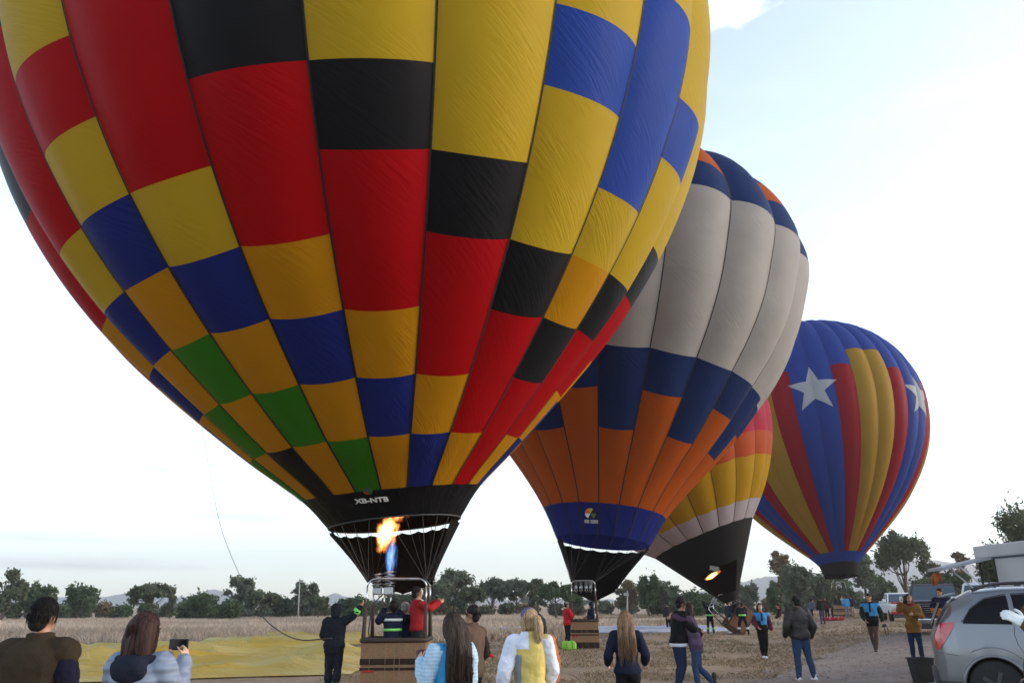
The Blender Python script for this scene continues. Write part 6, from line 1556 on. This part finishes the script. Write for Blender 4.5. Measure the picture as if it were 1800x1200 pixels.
# ---- white stall trailer with a raised hatch
def trailer():
    x0 = gx(1752, 20.0, 2.0).x; ya, yb = 12.5, 20.75; zf, zt = .55, 2.62
    root = empty('stall_trailer', (x0, (ya + yb) / 2, float(ground_z(x0, 18))), 0, 'white stall trailer with a raised side hatch behind the silver car', 'trailer')
    TW = mat('weathered_white_panel', (0.50, 0.53, 0.57), rough=.5, var=.10, vscale=1.2); TD = mat('stall_interior', (.06, .035, .025), rough=.8, var=.4, vscale=6)
    h = (yb - ya) / 2
    mb = MB(); yo = 20.0 - (ya + yb) / 2
    mb.box((1.1, (yo - h) / 2, (zf + zt - .32) / 2), (2.2, yo + h, zt - .32 - zf), bev=.02); mb.build('side_panel', TW, root)
    mb = MB(); mb.box((1.1, 0, zt - .14), (2.3, 2 * h + .05, .30), bev=.05); mb.build('roof_panel', TW, root)
    mb = MB(); mb.box((-.02, 0, zt - .31), (.03, 2 * h, .035)); mb.build('trim_strip', mat('blue_trim', (.06, .09, .14)), root)
    mb = MB(); mb.box((1.1, (yo + h) / 2, zf + .35), (2.2, h - yo, .7), bev=.01); mb.build('counter', TW, root)
    mb = MB(); mb.box((1.9, (yo + h) / 2, 1.7), (.1, h - yo, 1.6)); mb.build('back_wall', TD, root)
    for y, c in ((.12, (.22, .05, .03)), (.36, (.10, .05, .02)), (.6, (.25, .12, .05))):
        mb = MB(); mb.box((.5, yo + y, 1.75), (.18, .16, 1.0), bev=.03); mb.build('hanging_cloth', mat('stall_cloth_%d' % int(y * 10), c, rough=.8), root)
    for y in (yo + .04, h - .04): mb = MB(); mb.bar((.02, y, zf), (.02, y, zt - .3), .04); mb.build('door_post', CLAD, root)
    # the hatch, hinged at the top, held out by white struts
    a = Vector((0, 0, zt - .30)); o_ = Vector((-1.28, 0, zt - .56)); mb = MB()
    vs = [Vector((p.x, y, p.z + dz)) for dz in (-.03, .03) for p, y in ((a, yo + .05), (a, h), (o_, h), (o_, yo + .05))]
    mb.add(vs, [(3, 2, 1, 0), (4, 5, 6, 7), (0, 1, 5, 4), (1, 2, 6, 5), (2, 3, 7, 6), (3, 0, 4, 7)]); mb.build('raised_hatch', mat('grey_hatch', (.30, .31, .33), rough=.5), root)
    for y in (yo + .12, h - .1): mb = MB(); mb.bar((0.0, y, zt - 1.25), (-.8, y, zt - .50), .03); mb.build('hatch_strut', WPAINT, root)
    for y in (-1.5, -2.6): wheel(root, (.1, y, .33), .33, .22, 'X')
    mb = MB(); mb.bar((1.1, -h, .55), (1.1, -h - 1.2, .5), .09); mb.build('drawbar', CLAD, root)
    return root, x0
tr_, tx = trailer()
# orange streamer bundle hung from the hatch corner
mb = MB(); p0 = Vector((tx - 1.22, 20.5, 2.37))
for k in range(14):
    a = rng.uniform(0, 6.28); e = p0 + Vector((.1 * math.cos(a), .1 * math.sin(a), -rng.uniform(.18, .36))); m_ = p0.lerp(e, .5) + Vector((.06 * math.cos(a + 1), .06 * math.sin(a + 1), 0)); mb.tube([p0, m_, e], [.01, .035, .01], 5)
mb.tube([p0 + Vector((0, 0, .12)), p0], .01, 5); o = mb.build('hanging_streamers', mat('orange_paper', (.36, .09, .025), rough=.8, var=.4, vscale=8)); tag(o, 'orange streamers hanging from the raised hatch corner', 'decoration')
# ---- small things on the ground
mb = MB(); w0, w1, hh = .29, .385, .46
rings = [[Vector((sx * w, sy * w * .8, z)) for sx, sy in ((-1, -1), (1, -1), (1, 1), (-1, 1))] for w, z in ((w0 / 2, 0), (w1 / 2, hh), (w1 / 2 + .015, hh), (w1 / 2 + .015, hh + .025), (w1 / 2 - .01, hh + .025), (w0 / 2 - .012, .02))]
mb.loft(rings, cap=True, smooth=False); o = mb.build('waste_bin', mat('black_plastic', (.010, .010, .012), rough=.5)); o.location = gx(1621, 17.2, .2); o.rotation_euler = (0, 0, R(12)); tag(o, 'black tapered bin standing on the track by the silver car', 'bin')
def soft_bag(name, pos, d, m_, label, rz=0, strapm=None, lump=.02):
    root = empty(name, pos, rz, label, 'bag'); mb = MB(); mb.box((0, 0, d[2] / 2), d, bev=min(d) * .3); remesh(mb, .03, [m_], 'bag_body', root, smooth=8, wr=lump, wsc=6)
    for s_ in (-1, 1): mb = MB(); mb.tube([(s_ * d[0] * .2, -d[1] / 2 - .01, d[2] * .25), (s_ * d[0] * .2, -d[1] / 2 - .015, d[2] * .8), (s_ * d[0] * .12, 0, d[2] + .05), (s_ * d[0] * .2, d[1] / 2 + .01, d[2] * .7)], .012, 5); mb.build('strap', strapm or WHITEC, root)
    mb = MB(); mb.tube([(-d[0] * .42, 0, d[2] * .97), (d[0] * .42, 0, d[2] * .97)], .008, 5); mb.build('zip', BLK, root); return root
soft_bag('sports_bag', gx(840, 14.3, .35), (.40, .26, .40), cloth('crimson_nylon', (.26, .015, .04)), 'crimson bag with pale straps on the ground right of the long haired girl', .2)
soft_bag('sports_bag', gx(1000, 32.6, .2), (.55, .34, .32), cloth('lime_nylon', (.22, .50, .06)), 'lime green bag at the feet of the red jacket man', .1, strapm=GREENG)
soft_bag('folded_mat', gx(1463, 61.5, .1), (1.5, .7, .22), cloth('red_vinyl', (.32, .02, .03)), 'red folded mat on the grass left of the far basket')
mb = MB(); base = gx(835, 28.0, .1)
for k in range(5): mb.tube([Vector((-.5 + .2 * k, .1 * math.sin(k), .04)), Vector((-.4 + .2 * k, .12 * math.cos(k * 2), .16)), Vector((-.2 + .2 * k, -.1 * math.sin(k), .05))], [.05, .07, .04], 7)
o = mb.build('red_straps', cloth('red_webbing', (.35, .02, .03))); o.location = base; tag(o, 'crumpled red straps lying on the grass beyond the crimson bag', 'straps')
# ================================================================= morning haze: one closed box of thin even air
mb = MB(); mb.box((0, 1650, 110), (7600, 3960, 226))
haze = mb.build('haze', mat('unused_surface', (0.5, 0.5, 0.5)))
hm = bpy.data.materials.new('morning_haze'); hm.use_nodes = True; hn = hm.node_tree; hn.nodes.clear()
ho = hn.nodes.new('ShaderNodeOutputMaterial'); hv = hn.nodes.new('ShaderNodeVolumePrincipled')
hv.inputs['Color'].default_value = (1.0, 0.94, 0.90, 1); hv.inputs['Density'].default_value = 0.0005; hv.inputs['Anisotropy'].default_value = 0.6
hn.links.new(hv.outputs[0], ho.inputs['Volume'])
haze.data.materials.clear(); haze.data.materials.append(hm); tag(haze, 'thin bluish morning haze over the whole field', None, None, 'stuff')
bpy.context.view_layer.update()
for root in (bal1, bal2, bal3, bal4): adopt(root)
bpy.data.scenes.remove(SCRATCH)
